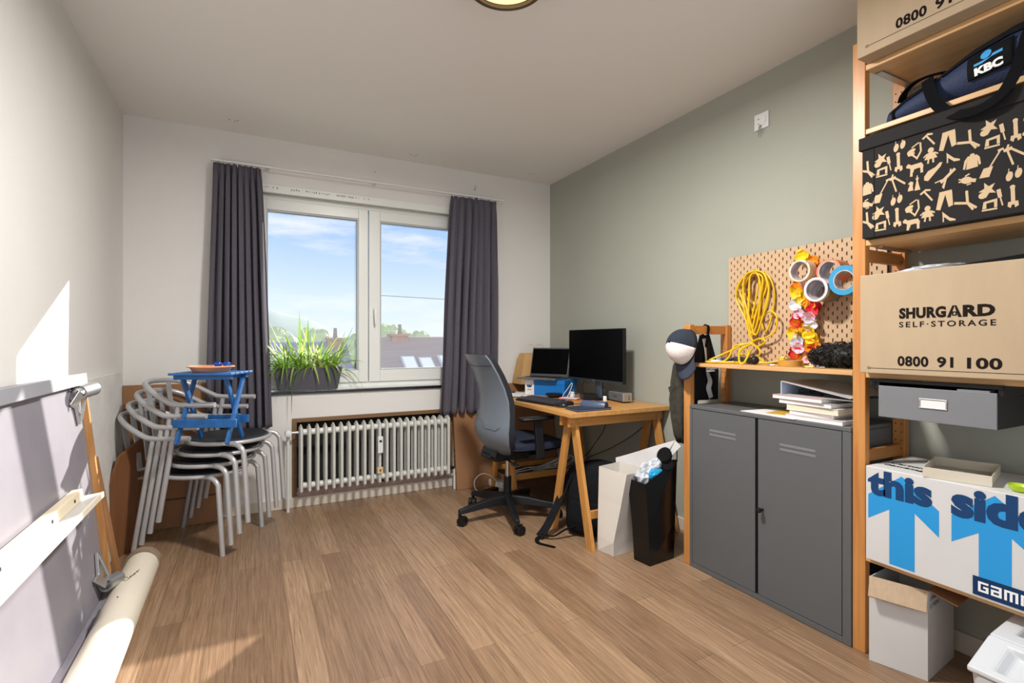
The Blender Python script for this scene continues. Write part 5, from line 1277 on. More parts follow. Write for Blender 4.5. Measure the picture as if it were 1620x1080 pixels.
ap_ = thing('apron', 'black apron with a white neck strap hanging from the top rung of the low upright', 'apron', (2.16, 1.93, 0.84))
def apf(u, v):
    x = 2.06+0.20*u; wv = 0.35+0.65*min(1, v*1.8)
    x = 2.16+(x-2.16)*wv
    return V((x, 1.934+0.006*math.sin(17*u+2*v)*min(1, 2*v+0.2), 1.185-0.348*v))
obj('cloth', MB().grid(apf, 30, 18), mat('apron_black', '#0f1013', 0.95, noise=0.1, nscale=40), ap_, smooth='all', solid=0.004)
obj('loop', MB().ribbon(smooth_pts([(2.15, 1.938, 1.17), (2.15, 1.934, 1.225), (2.15, 1.915, 1.2385), (2.148, 1.898, 1.225), (2.146, 1.902, 1.17), (2.145, 1.912, 1.12)], 5), 0.016, 0.003, (0, -1, 0.2)), black_strap, ap_)
obj('neck_strap', MB().ribbon(smooth_pts([(2.135, 1.916, 1.165), (2.145, 1.914, 1.10), (2.155, 1.914, 1.00), (2.175, 1.912, 0.94), (2.165, 1.912, 0.90), (2.185, 1.913, 0.85)], 6), 0.026, 0.002, lambda t: (0.5*math.sin(6*t), -1, 0.1)), mat('strap_white', '#cfd0d4', 0.7), ap_, label='white strap with dark lettering')
# ------------------------------------------------------------------ books and folder on the cabinet
BZ = 0.8265
def book(label, x0, x1, y0, y1, z0, z1, rz, pages, cover):
    t = thing('book', label, 'book', ((x0+x1)/2, (y0+y1)/2, z0), 0.0, 'books on the grey cabinet')
    c = V(((x0+x1)/2, (y0+y1)/2, 0)); R_ = rot(z=rz)
    sx, sy = x1-x0, y1-y0
    obj('pages', MB().obox(c+V((0, 0, (z0+z1)/2)), (sx-0.004, sy-0.004, z1-z0-0.0028), R_), pages, t)
    m = MB().obox(c+V((0, 0, z0+0.0008)), (sx, sy, 0.0012), R_).obox(c+V((0, 0, z1-0.0008)), (sx, sy, 0.0012), R_)
    m.obox(c+R_ @ V((sx/2, 0, 0))+V((0, 0, (z0+z1)/2)), (0.0014, sy, z1-z0-0.0004), R_)
    obj('cover', m, cover, t)
cw_ = mat('white_cover', '#d8d6d4', 0.5); cp_ = mat('pale_pink_cover', '#cfa9a6', 0.5); cg = mat('grey_cover', '#a9a9ab', 0.5)
book('white paperback at the bottom of the book stack on the cabinet', 2.012, 2.18, 1.135, 1.375, BZ, BZ+0.017, -0.03, page_paper, cw_)
book('thin white book second from the bottom of the book stack', 2.022, 2.19, 1.185, 1.365, BZ+0.0175, BZ+0.0345, 0.05, page_paper, cp_)
book('thick ivory-paged book in the middle of the book stack', 2.016, 2.185, 1.155, 1.372, BZ+0.035, BZ+0.060, -0.02, ivory_paper, cw_)
book('white book second from the top of the book stack', 2.014, 2.20, 1.175, 1.405, BZ+0.0605, BZ+0.078, -0.05, page_paper, cg)
book('topmost white book of the stack, under the clear folder', 2.010, 2.20, 1.205, 1.432, BZ+0.0785, BZ+0.095, -0.08, page_paper, cp_)
fz = BZ+0.0955
fd = thing('folder', 'open grey ring folder lying on top of the book stack', 'folder', (2.15, 1.27, fz))
obj('spine', MB().hexa([(2.03, 1.402, fz+0.002), (2.30, 1.402, fz+0.002), (2.30, 1.406, fz+0.002), (2.03, 1.406, fz+0.002), (2.03, 1.402, fz+0.055), (2.30, 1.402, fz+0.055), (2.30, 1.406, fz+0.055), (2.03, 1.406, fz+0.055)]), glass_pale, fd)
obj('back_cover', MB().box(2.03, 2.30, 1.11, 1.406, fz, fz+0.002), cg, fd)
obj('front_cover', MB().hexa([(2.03, 1.12, fz+0.008), (2.30, 1.10, fz+0.030), (2.30, 1.406, fz+0.056), (2.03, 1.406, fz+0.056), (2.03, 1.12, fz+0.010), (2.30, 1.10, fz+0.032), (2.30, 1.406, fz+0.058), (2.03, 1.406, fz+0.058)]), mat('folder_cover', '#c3c1c1', 0.35), fd)
obj('ring_mechanism', MB().bar((2.10, 1.37, fz+0.006), (2.10, 1.27, fz+0.006), 0.02, 0.006, (1, 0, 0)).tube(smooth_pts([(2.10, 1.36, fz+0.008), (2.09, 1.365, fz+0.02), (2.10, 1.35, fz+0.024)], 4), 0.002, 6).tube(smooth_pts([(2.10, 1.31, fz+0.008), (2.09, 1.315, fz+0.02), (2.10, 1.30, fz+0.022)], 4), 0.002, 6), black_plastic, fd)
pc = thing('cabinet_papers', 'thin white and yellow paper sheets lying on the cabinet beside the book stack', 'papers', (2.10, 1.45, BZ))
obj('sheet', MB().obox((2.11, 1.455, BZ+0.0012), (0.20, 0.28, 0.002), rot(z=-0.1)), white_paper, pc)
obj('sheet', MB().obox((2.14, 1.44, BZ+0.0032), (0.16, 0.14, 0.0015), rot(z=0.2)), mat('mustard_card', '#c9a53a', 0.6), pc, label='mustard yellow sheet')

# ------------------------------------------------------------------ boxes on the tall shelves
def carton(name, label, x0, x1, y0, y1, z0, z1, material):
    t = thing(name, label, 'box', ((x0+x1)/2, (y0+y1)/2, z0))
    b = obj('carton', MB().box(x0, x1, y0, y1, z0+0.0005, z1), material, t, bevel=0.003)
    return t, b
U_, W_ = V((0, -1, 0)), V((0, 0, 1))
def front_text(m, s, x, yl, yr, z0, z1, off=0.02, sp=1.0): text(m, s, (x, yl, z0), U_, W_, yl-yr, z1-z0, off, sp)
def storage_print(x, Y0, z0, phone_z, parent, full):
    m = MB()
    front_text(m, '0800', x, Y0, Y0-0.089, phone_z, phone_z+0.035, 0.035, 1.06)
    front_text(m, '91', x, Y0-0.112, Y0-0.155, phone_z, phone_z+0.035, 0.035, 1.06)
    front_text(m, '100', x, Y0-0.189, Y0-0.272, phone_z, phone_z+0.035, 0.035, 1.06)
    yc = Y0+0.09
    m.ring((x-0.0003, yc, phone_z-0.010), (1, 0, 0), 0.0032, 0.0046, 0.0006, 20)
    m.box(x-0.0005, x, Y0-0.36, yc-0.0046, phone_z-0.0108, phone_z-0.0094)
    if full:
        y = 0.927
        front_text(m, 'SHURG', x, y, y-0.131, z0+0.186, z0+0.223, 0.055, 1.06)
        # letter A drawn as a roof with a small window
        ya, yb, za, zb = 0.7935, 0.7555, z0+0.186, z0+0.223; ym = (ya+yb)/2
        for q in ([(ya, za), (ya-0.009, za), (ym+0.0005, zb-0.002), (ym, zb), (ym+0.005, zb)], [(yb, za), (yb+0.009, za), (ym-0.0005, zb-0.002), (ym, zb), (ym-0.005, zb)]):
            m.prism([(x-0.0004, a, b) for a, b in q], (0.0004, 0, 0))
        m.box(x-0.0005, x, ym-0.006, ym+0.006, za+0.005, za+0.008).box(x-0.0005, x, ym-0.006, ym+0.006, za+0.015, za+0.018).box(x-0.0005, x, ym-0.006, ym-0.003, za+0.008, za+0.015).box(x-0.0005, x, ym+0.003, ym+0.006, za+0.008, za+0.015)
        front_text(m, 'RD', x, 0.7535, 0.676, z0+0.186, z0+0.223, 0.055, 1.06)
        front_text(m, 'SELF·STORAGE', x, 0.927, 0.674, z0+0.157, z0+0.176, 0.02, 1.35)
    obj('printed_lettering', m, ink, parent, label='dark brown printed lettering')
t1, b1_ = carton('storage_carton', 'large brown storage carton on the topmost shelf under the ceiling', 1.945, 2.30, 0.56, 1.052, 2.1675, 2.50, kraft)
storage_print(1.9445, 0.928, 2.1675, 2.208, b1_, False)
t2, b2_ = carton('storage_carton', 'large brown storage carton with a company name, on the shelf above the drawer', 1.965, 2.30, 0.52, 1.052, 1.0365, 1.388, kraft)
storage_print(1.9645, 0.932, 1.0405, 1.066, b2_, True)
# things on the storage carton
random.seed(8)
m = MB().ball((2.10, 0.88, 1.398), (0.07, 0.10, 0.016), 22, jit=0.16)
tag(obj('crumpled_bag', m, plastic_m), 'crumpled silvery plastic bag on top of the lettered storage carton', 'plastic bag')
random.seed(9)
m = MB().hexa([(2.02, 0.56, 1.3885), (2.26, 0.56, 1.3885), (2.26, 0.80, 1.3885), (2.02, 0.80, 1.3885), (2.02, 0.56, 1.414), (2.26, 0.56, 1.420), (2.26, 0.80, 1.396), (2.02, 0.80, 1.396)])
tag(obj('flat_pouch', m, black_cloth, bevel=0.003), 'flat black pouch lying on the lettered storage carton, right of the plastic bag', 'pouch')

# patterned box
px = thing('patterned_box', 'black lidded archive box printed with beige tool silhouettes', 'box', (2.13, 0.82, 1.5225))
PXF = 1.978
pbx = obj('box', MB().box(PXF, 2.30, 0.575, 1.052, 1.5228, 1.85), dark_print, px, bevel=0.003)
obj('lid', MB().box(PXF-0.007, 2.306, 0.568, 1.061, 1.842, 1.888), dark_print, px, bevel=0.003)
obj('end_fold', MB().box(PXF-0.0008, PXF, 1.0105, 1.0125, 1.526, 1.842), black_matte, pbx)
def ell(cx_, cy_, rx, ry, n=14, a=0.0):
    return [(cx_+rx*math.cos(2*PI*k/n)*math.cos(a)-ry*math.sin(2*PI*k/n)*math.sin(a), cy_+rx*math.cos(2*PI*k/n)*math.sin(a)+ry*math.sin(2*PI*k/n)*math.cos(a)) for k in range(n)]
def lnp(x0, y0, x1, y1, w):
    dx, dy = x1-x0, y1-y0; l = math.hypot(dx, dy); nx, ny = -dy/l*w/2, dx/l*w/2
    return [(x0+nx, y0+ny), (x0-nx, y0-ny), (x1-nx, y1-ny), (x1+nx, y1+ny)]
star = [(math.cos(PI/2+0.4+k*PI/5)*(1.0 if k % 2 == 0 else 0.42), math.sin(PI/2+0.4+k*PI/5)*(1.0 if k % 2 == 0 else 0.42)) for k in range(10)]
SIL = {
 'star': [star, ell(-0.55, -0.6, 0.45, 0.38)],
 'iron': [[(-1, -0.75), (1, -0.75), (1, -0.5), (-1, -0.5)], [(-0.95, -0.42), (-0.4, -0.42), (-0.4, 0.7), (-0.8, 0.55)], [(-0.4, 0.35), (1, 0.45), (1, 0.85), (-0.8, 0.62)], [(0.6, -0.42), (1, -0.42), (1, 0.5), (0.6, 0.5)]],
 'tools': [lnp(-0.75, 0.9, -0.6, 0.1, 0.35), lnp(-0.6, 0.15, -0.4, -0.7, 0.13), lnp(0.4, 0.95, 0.45, -0.5, 0.34), ell(0.4, 0.85, 0.22, 0.2), [(0.05, -0.5), (0.85, -0.5), (0.9, -0.95), (0.6, -1.1), (0.55, -0.8), (0.35, -0.8), (0.25, -1.1), (0.0, -0.9)]],
 'shovel': [lnp(0.75, 1.15, -0.2, -0.35, 0.15), lnp(0.5, 1.1, 1.0, 1.2, 0.22), [(-0.75, -0.35), (0.1, -0.3), (-0.25, -1.3), (-1.15, -1.25)]],
 'pliers': [lnp(-0.7, 0.9, -0.1, -0.95, 0.2), lnp(-0.3, 0.75, 0.95, -0.25, 0.22), [(-1.0, 0.8), (-0.2, 0.95), (-0.15, 0.6), (-0.9, 0.5)], lnp(-0.6, 0.9, -0.5, 1.2, 0.2)],
 'sandals': [ell(-0.5, -0.2, 0.38, 0.62, a=-0.25), ell(0.5, 0.0, 0.38, 0.62, a=-0.25), lnp(-0.6, 0.3, -0.55, 0.8, 0.1), lnp(0.4, 0.5, 0.45, 0.95, 0.1)],
 'mask': [ell(-0.35, 0.1, 0.55, 0.25, a=0.3), [(-0.9, -0.1), (0.1, -0.1), (0.0, -0.5), (-0.7, -0.5)], lnp(0.75, 0.9, 0.85, -0.2, 0.22), lnp(0.85, -0.2, 0.3, -1.1, 0.22), lnp(-0.2, -0.45, 0.35, -0.95, 0.2), lnp(-0.3, 0.5, 0.6, 0.95, 0.16)],
 'doll': [ell(0, 0.75, 0.42, 0.4), [(-0.45, 0.4), (0.45, 0.4), (0.9, -0.5), (-0.9, -0.5)], lnp(-0.3, -0.5, -0.4, -1.1, 0.25), lnp(0.3, -0.5, 0.35, -1.1, 0.25), lnp(-0.5, 0.3, -1.0, -0.1, 0.2), lnp(0.5, 0.3, 1.0, 0.0, 0.2)],
 'heel': [[(-0.9, 0.9), (-0.5, 0.5), (0.2, -0.2), (1.0, -0.55), (1.05, -0.8), (0.2, -0.75), (-0.6, 0.0), (-0.85, 0.1)], lnp(-0.75, 0.3, -0.75, -0.75, 0.2)],
 'dog': [[(-1.0, 0.55), (-0.7, 0.8), (-0.35, 0.55), (0.9, 0.6), (1.15, 0.2), (1.1, -0.2), (0.6, 0.0), (-0.3, -0.1), (-0.6, 0.2), (-0.95, 0.3)], lnp(-0.3, 0.1, -0.35, -0.9, 0.32), lnp(0.9, 0.3, 0.95, -0.7, 0.32), lnp(-0.1, 0.0, -0.2, -0.4, 0.25)],
 'sneaker': [[(-1.1, -0.8), (-0.6, -1.0), (0.9, 0.5), (1.15, 1.0), (0.8, 1.05), (0.3, 0.6), (-0.6, 0.3), (-1.1, -0.3)]],
 'chess': [[(-0.9, -0.9), (-0.1, -0.9), (-0.2, -0.3), (-0.1, 0.3), (-0.5, 0.5), (-0.9, 0.2), (-0.6, 0.0), (-0.85, -0.5)], [(0.05, -1.0), (0.9, -1.0), (0.7, -0.3), (0.55, 0.4), (0.7, 0.8), (0.2, 0.8), (0.35, 0.4), (0.2, -0.3)], lnp(0.45, 0.8, 0.45, 1.15, 0.15)],
 'plane': [lnp(-0.6, -0.5, 1.1, 0.9, 0.36), [(-0.1, -0.1), (0.2, 0.1), (-0.2, -1.4), (-0.45, -1.1)], lnp(-1.3, -0.35, -0.2, -0.1, 0.16), lnp(0.5, 0.3, 0.6, 1.0, 0.2)],
 'hammer': [lnp(-0.35, 0.5, 0.85, -1.1, 0.28), [(-1.1, 0.35), (-0.2, 0.95), (0.6, 0.75), (0.55, 0.5), (-0.2, 0.6), (-0.9, 0.1)]],
 'pants': [[(-0.55, 1.0), (0.85, 1.05), (0.9, 0.7), (-0.6, 0.65)], [(-0.6, 0.65), (0.15, 0.68), (-0.45, -1.2), (-0.95, -1.05)], [(0.1, 0.68), (0.9, 0.7), (1.0, -0.85), (0.5, -1.0)]],
 'gloves': [ell(-0.1, 0.0, 0.8, 0.5, a=-0.2), lnp(-0.6, 0.2, -1.15, 0.35, 0.2), lnp(-0.5, -0.1, -1.15, -0.05, 0.2), lnp(0.6, -0.15, 1.1, -0.3, 0.5), lnp(-0.3, 0.6, 0.3, 0.85, 0.2), lnp(-0.1, -0.7, 0.5, -0.6, 0.15)],
 'shears': [lnp(0.05, 1.2, 0.15, -0.2, 0.3), lnp(-1.3, 0.0, 0.2, -0.3, 0.3), lnp(0.0, -0.1, 1.1, -1.0, 0.26), lnp(0.1, -0.2, 0.75, -1.15, 0.26)],
 'jacket': [[(-0.5, 0.9), (0.6, 0.9), (0.75, -0.75), (-0.7, -0.85)], [(-0.5, 0.9), (-0.6, 0.2), (-0.85, -0.8), (-1.1, -0.7), (-0.9, 0.4)], [(0.6, 0.9), (0.95, 0.5), (1.1, -0.5), (0.85, -0.55), (0.65, 0.3)], ell(0.05, 1.0, 0.3, 0.18)],
}
PAT = [('star',0.989,1.792), ('star',0.996,1.608), ('iron',0.987,1.747), ('iron',0.991,1.557), ('tools',0.947,1.767), ('tools',0.951,1.578), ('shovel',0.987,1.680), ('pliers',0.939,1.694), ('sandals',0.941,1.639), ('sandals',0.932,1.822), ('mask',0.889,1.788), ('mask',0.895,1.599), ('doll',0.842,1.759), ('doll',0.851,1.570), ('heel',0.784,1.735), ('heel',0.795,1.549), ('dog',0.889,1.729), ('dog',0.899,1.545), ('sneaker',0.836,1.702), ('chess',0.889,1.678), ('plane',0.802,1.674), ('hammer',0.847,1.815), ('hammer',0.853,1.633), ('pants',0.798,1.794), ('pants',0.806,1.605), ('gloves',0.747,1.651), ('shears',0.743,1.774), ('shears',0.750,1.587), ('jacket',0.736,1.703), ('star',0.694,1.797), ('star',0.698,1.608), ('iron',0.688,1.748), ('iron',0.694,1.560), ('tools',0.647,1.767), ('tools',0.653,1.575), ('shovel',0.688,1.685), ('pliers',0.638,1.694), ('sandals',0.639,1.639), ('shears',1.035,1.769), ('jacket',1.035,1.698), ('gloves',1.037,1.645), ('shears',1.037,1.585), ('dog', 0.598, 1.735), ('chess', 0.598, 1.68), ('mask', 0.598, 1.79), ('doll', 0.596, 1.60)]
SC = {'star': .021, 'iron': .017, 'tools': .026, 'shovel': .025, 'pliers': .024, 'sandals': .019, 'mask': .022, 'doll': .019, 'heel': .017, 'dog': .022, 'sneaker': .021, 'chess': .019, 'plane': .021, 'hammer': .017, 'pants': .022, 'gloves': .018, 'shears': .022, 'jacket': .019}
m = MB()
for i, (k, y, z) in enumerate(PAT):
    s_ = SC[k]*1.2
    for j, poly in enumerate(SIL[k]):
        pts = []
        for a, b in poly:
            yy = y-a*s_*0.88; zz = z+b*s_
            pts.append(V((PXF-0.0005-0.00004*j, min(max(yy, 0.578), 1.049), min(max(zz, 1.526), 1.8405))))
        m.poly(pts)
tri(m)
obj('printed_silhouettes', m, beige_ink, pbx, label='beige printed silhouettes')

# navy carry bag with straps
kc = thing('carry_bag', 'long navy carry bag with black straps and a printed badge on the upper shelf', 'bag', (2.12, 0.75, 1.9305))
KBZ = 1.9305
prof = [(1.020, 0.030, 0.012, 0.036), (1.010, 0.045, 0.028, 0.046), (0.985, 0.055, 0.030, 0.050), (0.95, 0.062, 0.040, 0.058), (0.90, 0.070, 0.048, 0.066), (0.83, 0.078, 0.060, 0.074), (0.76, 0.085, 0.076, 0.082), (0.66, 0.09, 0.088, 0.09), (0.55, 0.09, 0.090, 0.09), (0.44, 0.085, 0.084, 0.085), (0.36, 0.07, 0.06, 0.07)]
rs = []
for y, hx, hz, zc in prof:
    hz = max(hz, 0.02); zz = KBZ+hz+0.001
    rs.append([V((2.105-0.02*(1.02-y)+hx*math.cos(2*PI*k/24), y+0.004*math.sin(5*k), zz+hz*math.sin(2*PI*k/24)*(1+0.05*math.sin(3*k+y*30)))) for k in range(24)])
obj('bag', MB().rings(rs), navy_cloth, kc, smooth=True)
m = MB()
m.tube([(2.105+0.055*math.cos(2*PI*k/20), 0.985, KBZ+0.031+0.034*math.sin(2*PI*k/20)) for k in range(20)], 0.006, 6, closed=True)
obj('end_binding', m, black_strap, kc, smooth=True)
def bagx(y):   # front surface of the bag at height of its centre
    for i in range(len(prof)-1):
        if prof[i][0] >= y >= prof[i+1][0]:
            t = (prof[i][0]-y)/(prof[i][0]-prof[i+1][0]); hx = prof[i][1]+(prof[i+1][1]-prof[i][1])*t; hz = max(0.02, prof[i][2]+(prof[i+1][2]-prof[i][2])*t)
            return 2.105-0.02*(1.02-y), hx, hz
    return 2.08, 0.07, 0.06
def onbag(y, a, off=0.003):  # a: 0 = facing the room, + up
    c, hx, hz = bagx(y); return V((c-(hx+off)*math.cos(a), y, KBZ+hz+0.001+(hz*1.06+off)*math.sin(a)))
obj('top_flap', MB().grid(lambda u, v: onbag(0.84-0.47*u, 0.55+0.9*v, 0.004), 24, 6), black_cloth, kc, smooth='all', solid=0.003)
obj('zip_band', MB().ribbon([onbag(1.0-0.012*k, 0.75, 0.003) for k in range(13)], 0.03, 0.003, (-0.6, 0, 0.7)), black_cloth, kc)
bd_ = obj('badge', MB().grid(lambda u, v: onbag(0.760-0.112*u, -0.45+0.85*v, 0.005), 14, 8), black_matte, kc, smooth='all', solid=0.002, label='black badge with blue and white emblem')
def badge_map(m, y0, y1, z0, z1):
    for v in m.b.verts:
        u, w = v.co.x, v.co.y
        v.co = onbag(y0+(y1-y0)*u, z0+(z1-z0)*w, 0.0075)
m = MB(); text(m, 'KBC', (0, 0, 0), (1, 0, 0), (0, 1, 0), 1, 1, 0.06); badge_map(m, 0.742, 0.672, -0.36, -0.10); obj('lettering', m, white_ink, bd_)
m = MB(); m.poly([(a, b, 0) for a, b in ell(0.42, 0.62, 0.19, 0.36, 20)]); m.poly([(0, 0, 0), (0.3, 0, 0), (0.62, 0.2, 0), (1, 0.2, 0), (1, 0.42, 0), (0.66, 0.42, 0), (0.58, 0.22, 0), (0.3, 0.2, 0), (0, 0.2, 0)])
tri(m); badge_map(m, 0.742, 0.672, -0.04, 0.36); obj('emblem', m, kbc_blue, bd_)
def strap(pts, w=0.036):
    P = smooth_pts(pts, 7)
    return MB().ribbon(P, w, 0.003, lambda t: (-1, 0, 0.15))
c, hx, hz = bagx(0.86)
obj('strap_loop', MB().ribbon(smooth_pts([(2.10, 0.90, KBZ+0.105), (2.06, 0.885, KBZ+0.115), (2.022, 0.87, KBZ+0.095), (2.004, 0.855, KBZ+0.05), (1.996, 0.835, KBZ+0.0), (1.984, 0.80, KBZ-0.045), (1.96, 0.755, KBZ-0.075), (1.952, 0.70, KBZ-0.078), (1.956, 0.655, KBZ-0.05), (1.975, 0.632, KBZ+0.01), (1.985, 0.622, KBZ+0.06), (2.0, 0.612, KBZ+0.12), (2.03, 0.605, KBZ+0.165), (2.07, 0.60, KBZ+0.182)], 6), 0.034, 0.003, lambda t: (-1, 0.0, 0.45)), black_strap, kc)
obj('top_loop', MB().ribbon(smooth_pts([(2.06, 0.965, KBZ+0.07), (2.05, 0.95, KBZ+0.095), (2.045, 0.92, KBZ+0.115), (2.045, 0.885, KBZ+0.12), (2.05, 0.85, KBZ+0.118), (2.06, 0.83, KBZ+0.115)], 6), 0.03, 0.003, lambda t: (-0.2, 0, 1)), black_strap, kc)

# drawer hung under the shelf
dr = thing('grey_drawer', 'grey fibreboard drawer with a metal label holder hung under the shelf', 'drawer', (2.15, 0.84, 0.88))
bxm = MB(); X0, X1, Y0_, Y1_, Z0, Z1 = 1.986, 2.29, 0.680, 1.002, 0.884, 0.994
obj('front', MB().box(X0, X0+0.006, Y0_, Y1_, Z0, Z1), drawer_m, dr, bevel=0.0015)
obj('bin', MB().box(X0+0.0065, X1, Y0_, Y0_+0.004, Z0, Z1).box(X0+0.0065, X1, Y1_-0.004, Y1_, Z0, Z1).box(X1-0.004, X1, Y0_+0.004, Y1_-0.004, Z0, Z1).box(X0+0.0065, X1-0.004, Y0_+0.004, Y1_-0.004, Z0, Z0+0.004), mat('black_board', '#19191b', 0.7), dr, label='black sides of the drawer')
lh = obj('label_holder', MB().box(X0-0.003, X0-0.0003, 0.801, 0.878, 0.928, 0.932).box(X0-0.003, X0-0.0003, 0.801, 0.878, 0.957, 0.961).box(X0-0.003, X0-0.0003, 0.874, 0.878, 0.932, 0.957).box(X0-0.003, X0-0.0003, 0.801, 0.805, 0.932, 0.957), steel_m, dr, bevel=0.0008)
obj('label_card', MB().box(X0-0.0012, X0-0.0004, 0.805, 0.874, 0.932, 0.957), white_paper, lh)
obj('runner', MB().box(1.995, 2.29, 0.668, 0.6795, 0.985, 1.0165), black_plastic, dr); obj('runner', MB().box(1.995, 2.29, 1.003, 1.0145, 0.985, 1.0165), black_plastic, dr)
obj('cross_plate', MB().box(1.99, 2.0, 0.668, 1.03, 1.006, 1.0162).cyl((1.998, 1.022, 0.992), (1.998, 1.022, 1.006), 0.006, 10), black_plastic, dr)
obj('contents', MB().box(X0+0.01, X0+0.10, 0.70, 0.78, 0.985, 0.999), mat('grey_contents', '#85888e', 0.5), dr)

# moving box
GX, GY0, GY1, GZ0, GZ1 = 1.988, 0.40, 1.045, 0.3615, 0.700
gb, gbx = carton('moving_box', 'white moving box printed with blue arrows on the lowest shelf', GX, 2.305, GY0, GY1, GZ0, GZ1, card_white)
m = MB(); xs = GX-0.0006
def arrow(yc):
    q = [(yc+0.0, 0.686), (yc+0.106, 0.598), (yc+0.106, 0.512), (yc+0.038, 0.562), (yc+0.038, 0.372), (yc-0.038, 0.372), (yc-0.038, 0.570), (yc-0.106, 0.512), (yc-0.106, 0.598)]
    m.poly([(xs, a, b) for a, b in q])
arrow(0.930); arrow(0.685)
tri(m)
obj('printed_arrow', m, blue_ink, gbx, label='bright blue printed arrows')
m = MB(); xs = GX-0.0012
front_text(m, 'this', xs, 1.037, 0.842, 0.600, 0.692, 0.05); front_text(m, 'side', xs, 0.792, 0.560, 0.595, 0.697, 0.05)
obj('printed_lettering', m, navy_ink, gbx, label='dark blue printed lettering')
m = MB(); xs = GX-0.0016
m.box(xs-0.0003, xs, GY0+0.005, 0.737, 0.3705, 0.428); blk = obj('printed_label', m, navy_block, gbx)
m = MB(); xs = GX-0.0022
def px_letter(y, rows_):
    n = len(rows_); w = len(rows_[0]); s_ = 0.0062
    for r_, row in enumerate(rows_):
        for c_, ch_ in enumerate(row):
            if ch_ == '#': m.box(xs-0.0002, xs, y-(c_+1)*s_, y-c_*s_, 0.384+(n-1-r_)*s_, 0.384+(n-r_)*s_)
    return y-(w+0.9)*s_
y = 0.724
G_ = ['####', '#...', '#.##', '#..#', '####']; A_ = ['####', '...#', '####', '#..#', '####']; M_ = ['#####', '#.#.#', '#.#.#', '#.#.#', '#.#.#']
for L_ in (G_, A_, M_, M_, A_): y = px_letter(y, L_)
obj('lettering', m, white_ink, blk)
m = MB()
text(m, 'Carton de', (2.10, 1.022, GZ1+0.0008), U_, V((1, 0, 0)), 0.15, 0.028, 0.03); text(m, 'déménagement', (2.05, 1.022, GZ1+0.0008), U_, V((1, 0, 0)), 0.21, 0.030, 0.03)
for y in (0.66, 0.64, 0.62, 0.60): m.box(2.22, 2.23, y-0.012, y, GZ1+0.0004, GZ1+0.001)
obj('top_lettering', m, ink, gbx)
m = MB().box(2.01, 2.11, 0.560, 0.567, GZ1+0.0004, GZ1+0.001).box(2.10, 2.11, 0.48, 0.567, GZ1+0.0004, GZ1+0.001)
obj('top_mark', m, navy_ink, gbx)
# tray lid on the moving box
ty = thing('cardboard_tray', 'shallow greige cardboard tray lying on the moving box', 'tray', (2.13, 0.845, GZ1))
m = MB(); a, b, c, d = V((1.985, 0.868, GZ1+0.001)), V((2.03, 0.706, GZ1+0.001)), V((2.255, 0.762, GZ1+0.001)), V((2.205, 0.928, GZ1+0.001))
cen = (a+b+c+d)/4; ins = [cen+(p-cen)*0.975 for p in (a, b, c, d)]; h = V((0, 0, 0.033))
m.rings([[a, b, c, d], [a+h, b+h, c+h, d+h], [p+h for p in ins], [p+V((0, 0, 0.003)) for p in ins]], cap=True)
obj('tray', m, mat('greige_board', '#cfc6b4', 0.7, noise=0.02), ty)
random.seed(3)
tag(obj('clear_sachet', MB().ball((2.12, 0.80, GZ1+0.0085), (0.03, 0.045, 0.004), 14, jit=0.2), plastic_m), 'small clear sachet lying in the cardboard tray', 'sachet')
# green spoons
sp2 = thing('measuring_spoon', 'lime green measuring spoon lying on the moving box', 'spoon', (2.04, 0.64, GZ1))
obj('bowl', MB().lathe([(0.001, 0.0035), (0.014, 0.0045), (0.022, 0.012), (0.0255, 0.021), (0.027, 0.021), (0.0235, 0.010), (0.015, 0.0018), (0.001, 0.0008)], (2.045, 0.648, GZ1), 24), lime, sp2, smooth=True)
obj('handle', MB().bar((2.052, 0.624, GZ1+0.018), (2.09, 0.54, GZ1+0.012), 0.014, 0.004, (1, 0, 0)), lime, sp2, bevel=0.001)
for k in range(5):
    o = obj('green_dish', MB().lathe([(0.001, 0.001), (0.03, 0.0), (0.045, 0.007), (0.047, 0.007), (0.031, -0.002), (0.001, -0.001)], (2.22, 0.60, GZ1+0.003+0.0078*k), 28), green_m, smooth=True)
    tag(o, ('green dish at the bottom of the nested stack on the moving box', 'second green dish from the bottom of the nested stack', 'middle green dish of the nested stack on the moving box', 'second green dish from the top of the nested stack', 'topmost green dish of the nested stack on the moving box')[k], 'dish', 'nested green dishes')
# wine box on the floor
wx = thing('bottle_box', 'open white bottle box on the floor under the lowest shelf', 'box', (2.14, 0.95, 0))
q = [V((1.985, 1.030, 0)), V((2.035, 0.876, 0)), V((2.275, 0.900, 0)), V((2.225, 1.050, 0))]
WH = 0.302
m = MB(); m.rings([[p+V((0, 0, 0.001)) for p in q], [p+V((0, 0, WH)) for p in q]], cap=False)
wbx2 = obj('carton', m, card_white, wx, solid=0.004)
obj('bottom', MB().prism([p+V((0, 0, 0.003)) for p in q], (0, 0, 0.003)), kraft_pale, wx)
def flap(p0, p1, out, drop):
    return MB().hexa([p0+V((0, 0, WH)), p1+V((0, 0, WH)), p1+V((0, 0, WH+0.004)), p0+V((0, 0, WH+0.004)), p0+out+V((0, 0, WH-drop)), p1+out+V((0, 0, WH-drop)), p1+out*1.05+V((0, 0, WH-drop+0.004)), p0+out*1.05+V((0, 0, WH-drop+0.004))])
e01 = (q[1]-q[0]).normalized(); n01 = V((e01.y, -e01.x, 0)); n01 = -n01 if n01.x > 0 else n01
e12 = (q[2]-q[1]).normalized(); n12 = V((e12.y, -e12.x, 0)); n12 = -n12 if n12.y > 0 else n12
obj('flap', flap(q[0], q[1], n01*0.028, 0.062), kraft_pale, wx, label='open corrugated front flap')
obj('flap', flap(q[1]+e12*0.01, q[2], n12*0.075, 0.02), kraft_dark, wx, label='brown inner flap folded out to the right')
m = MB()
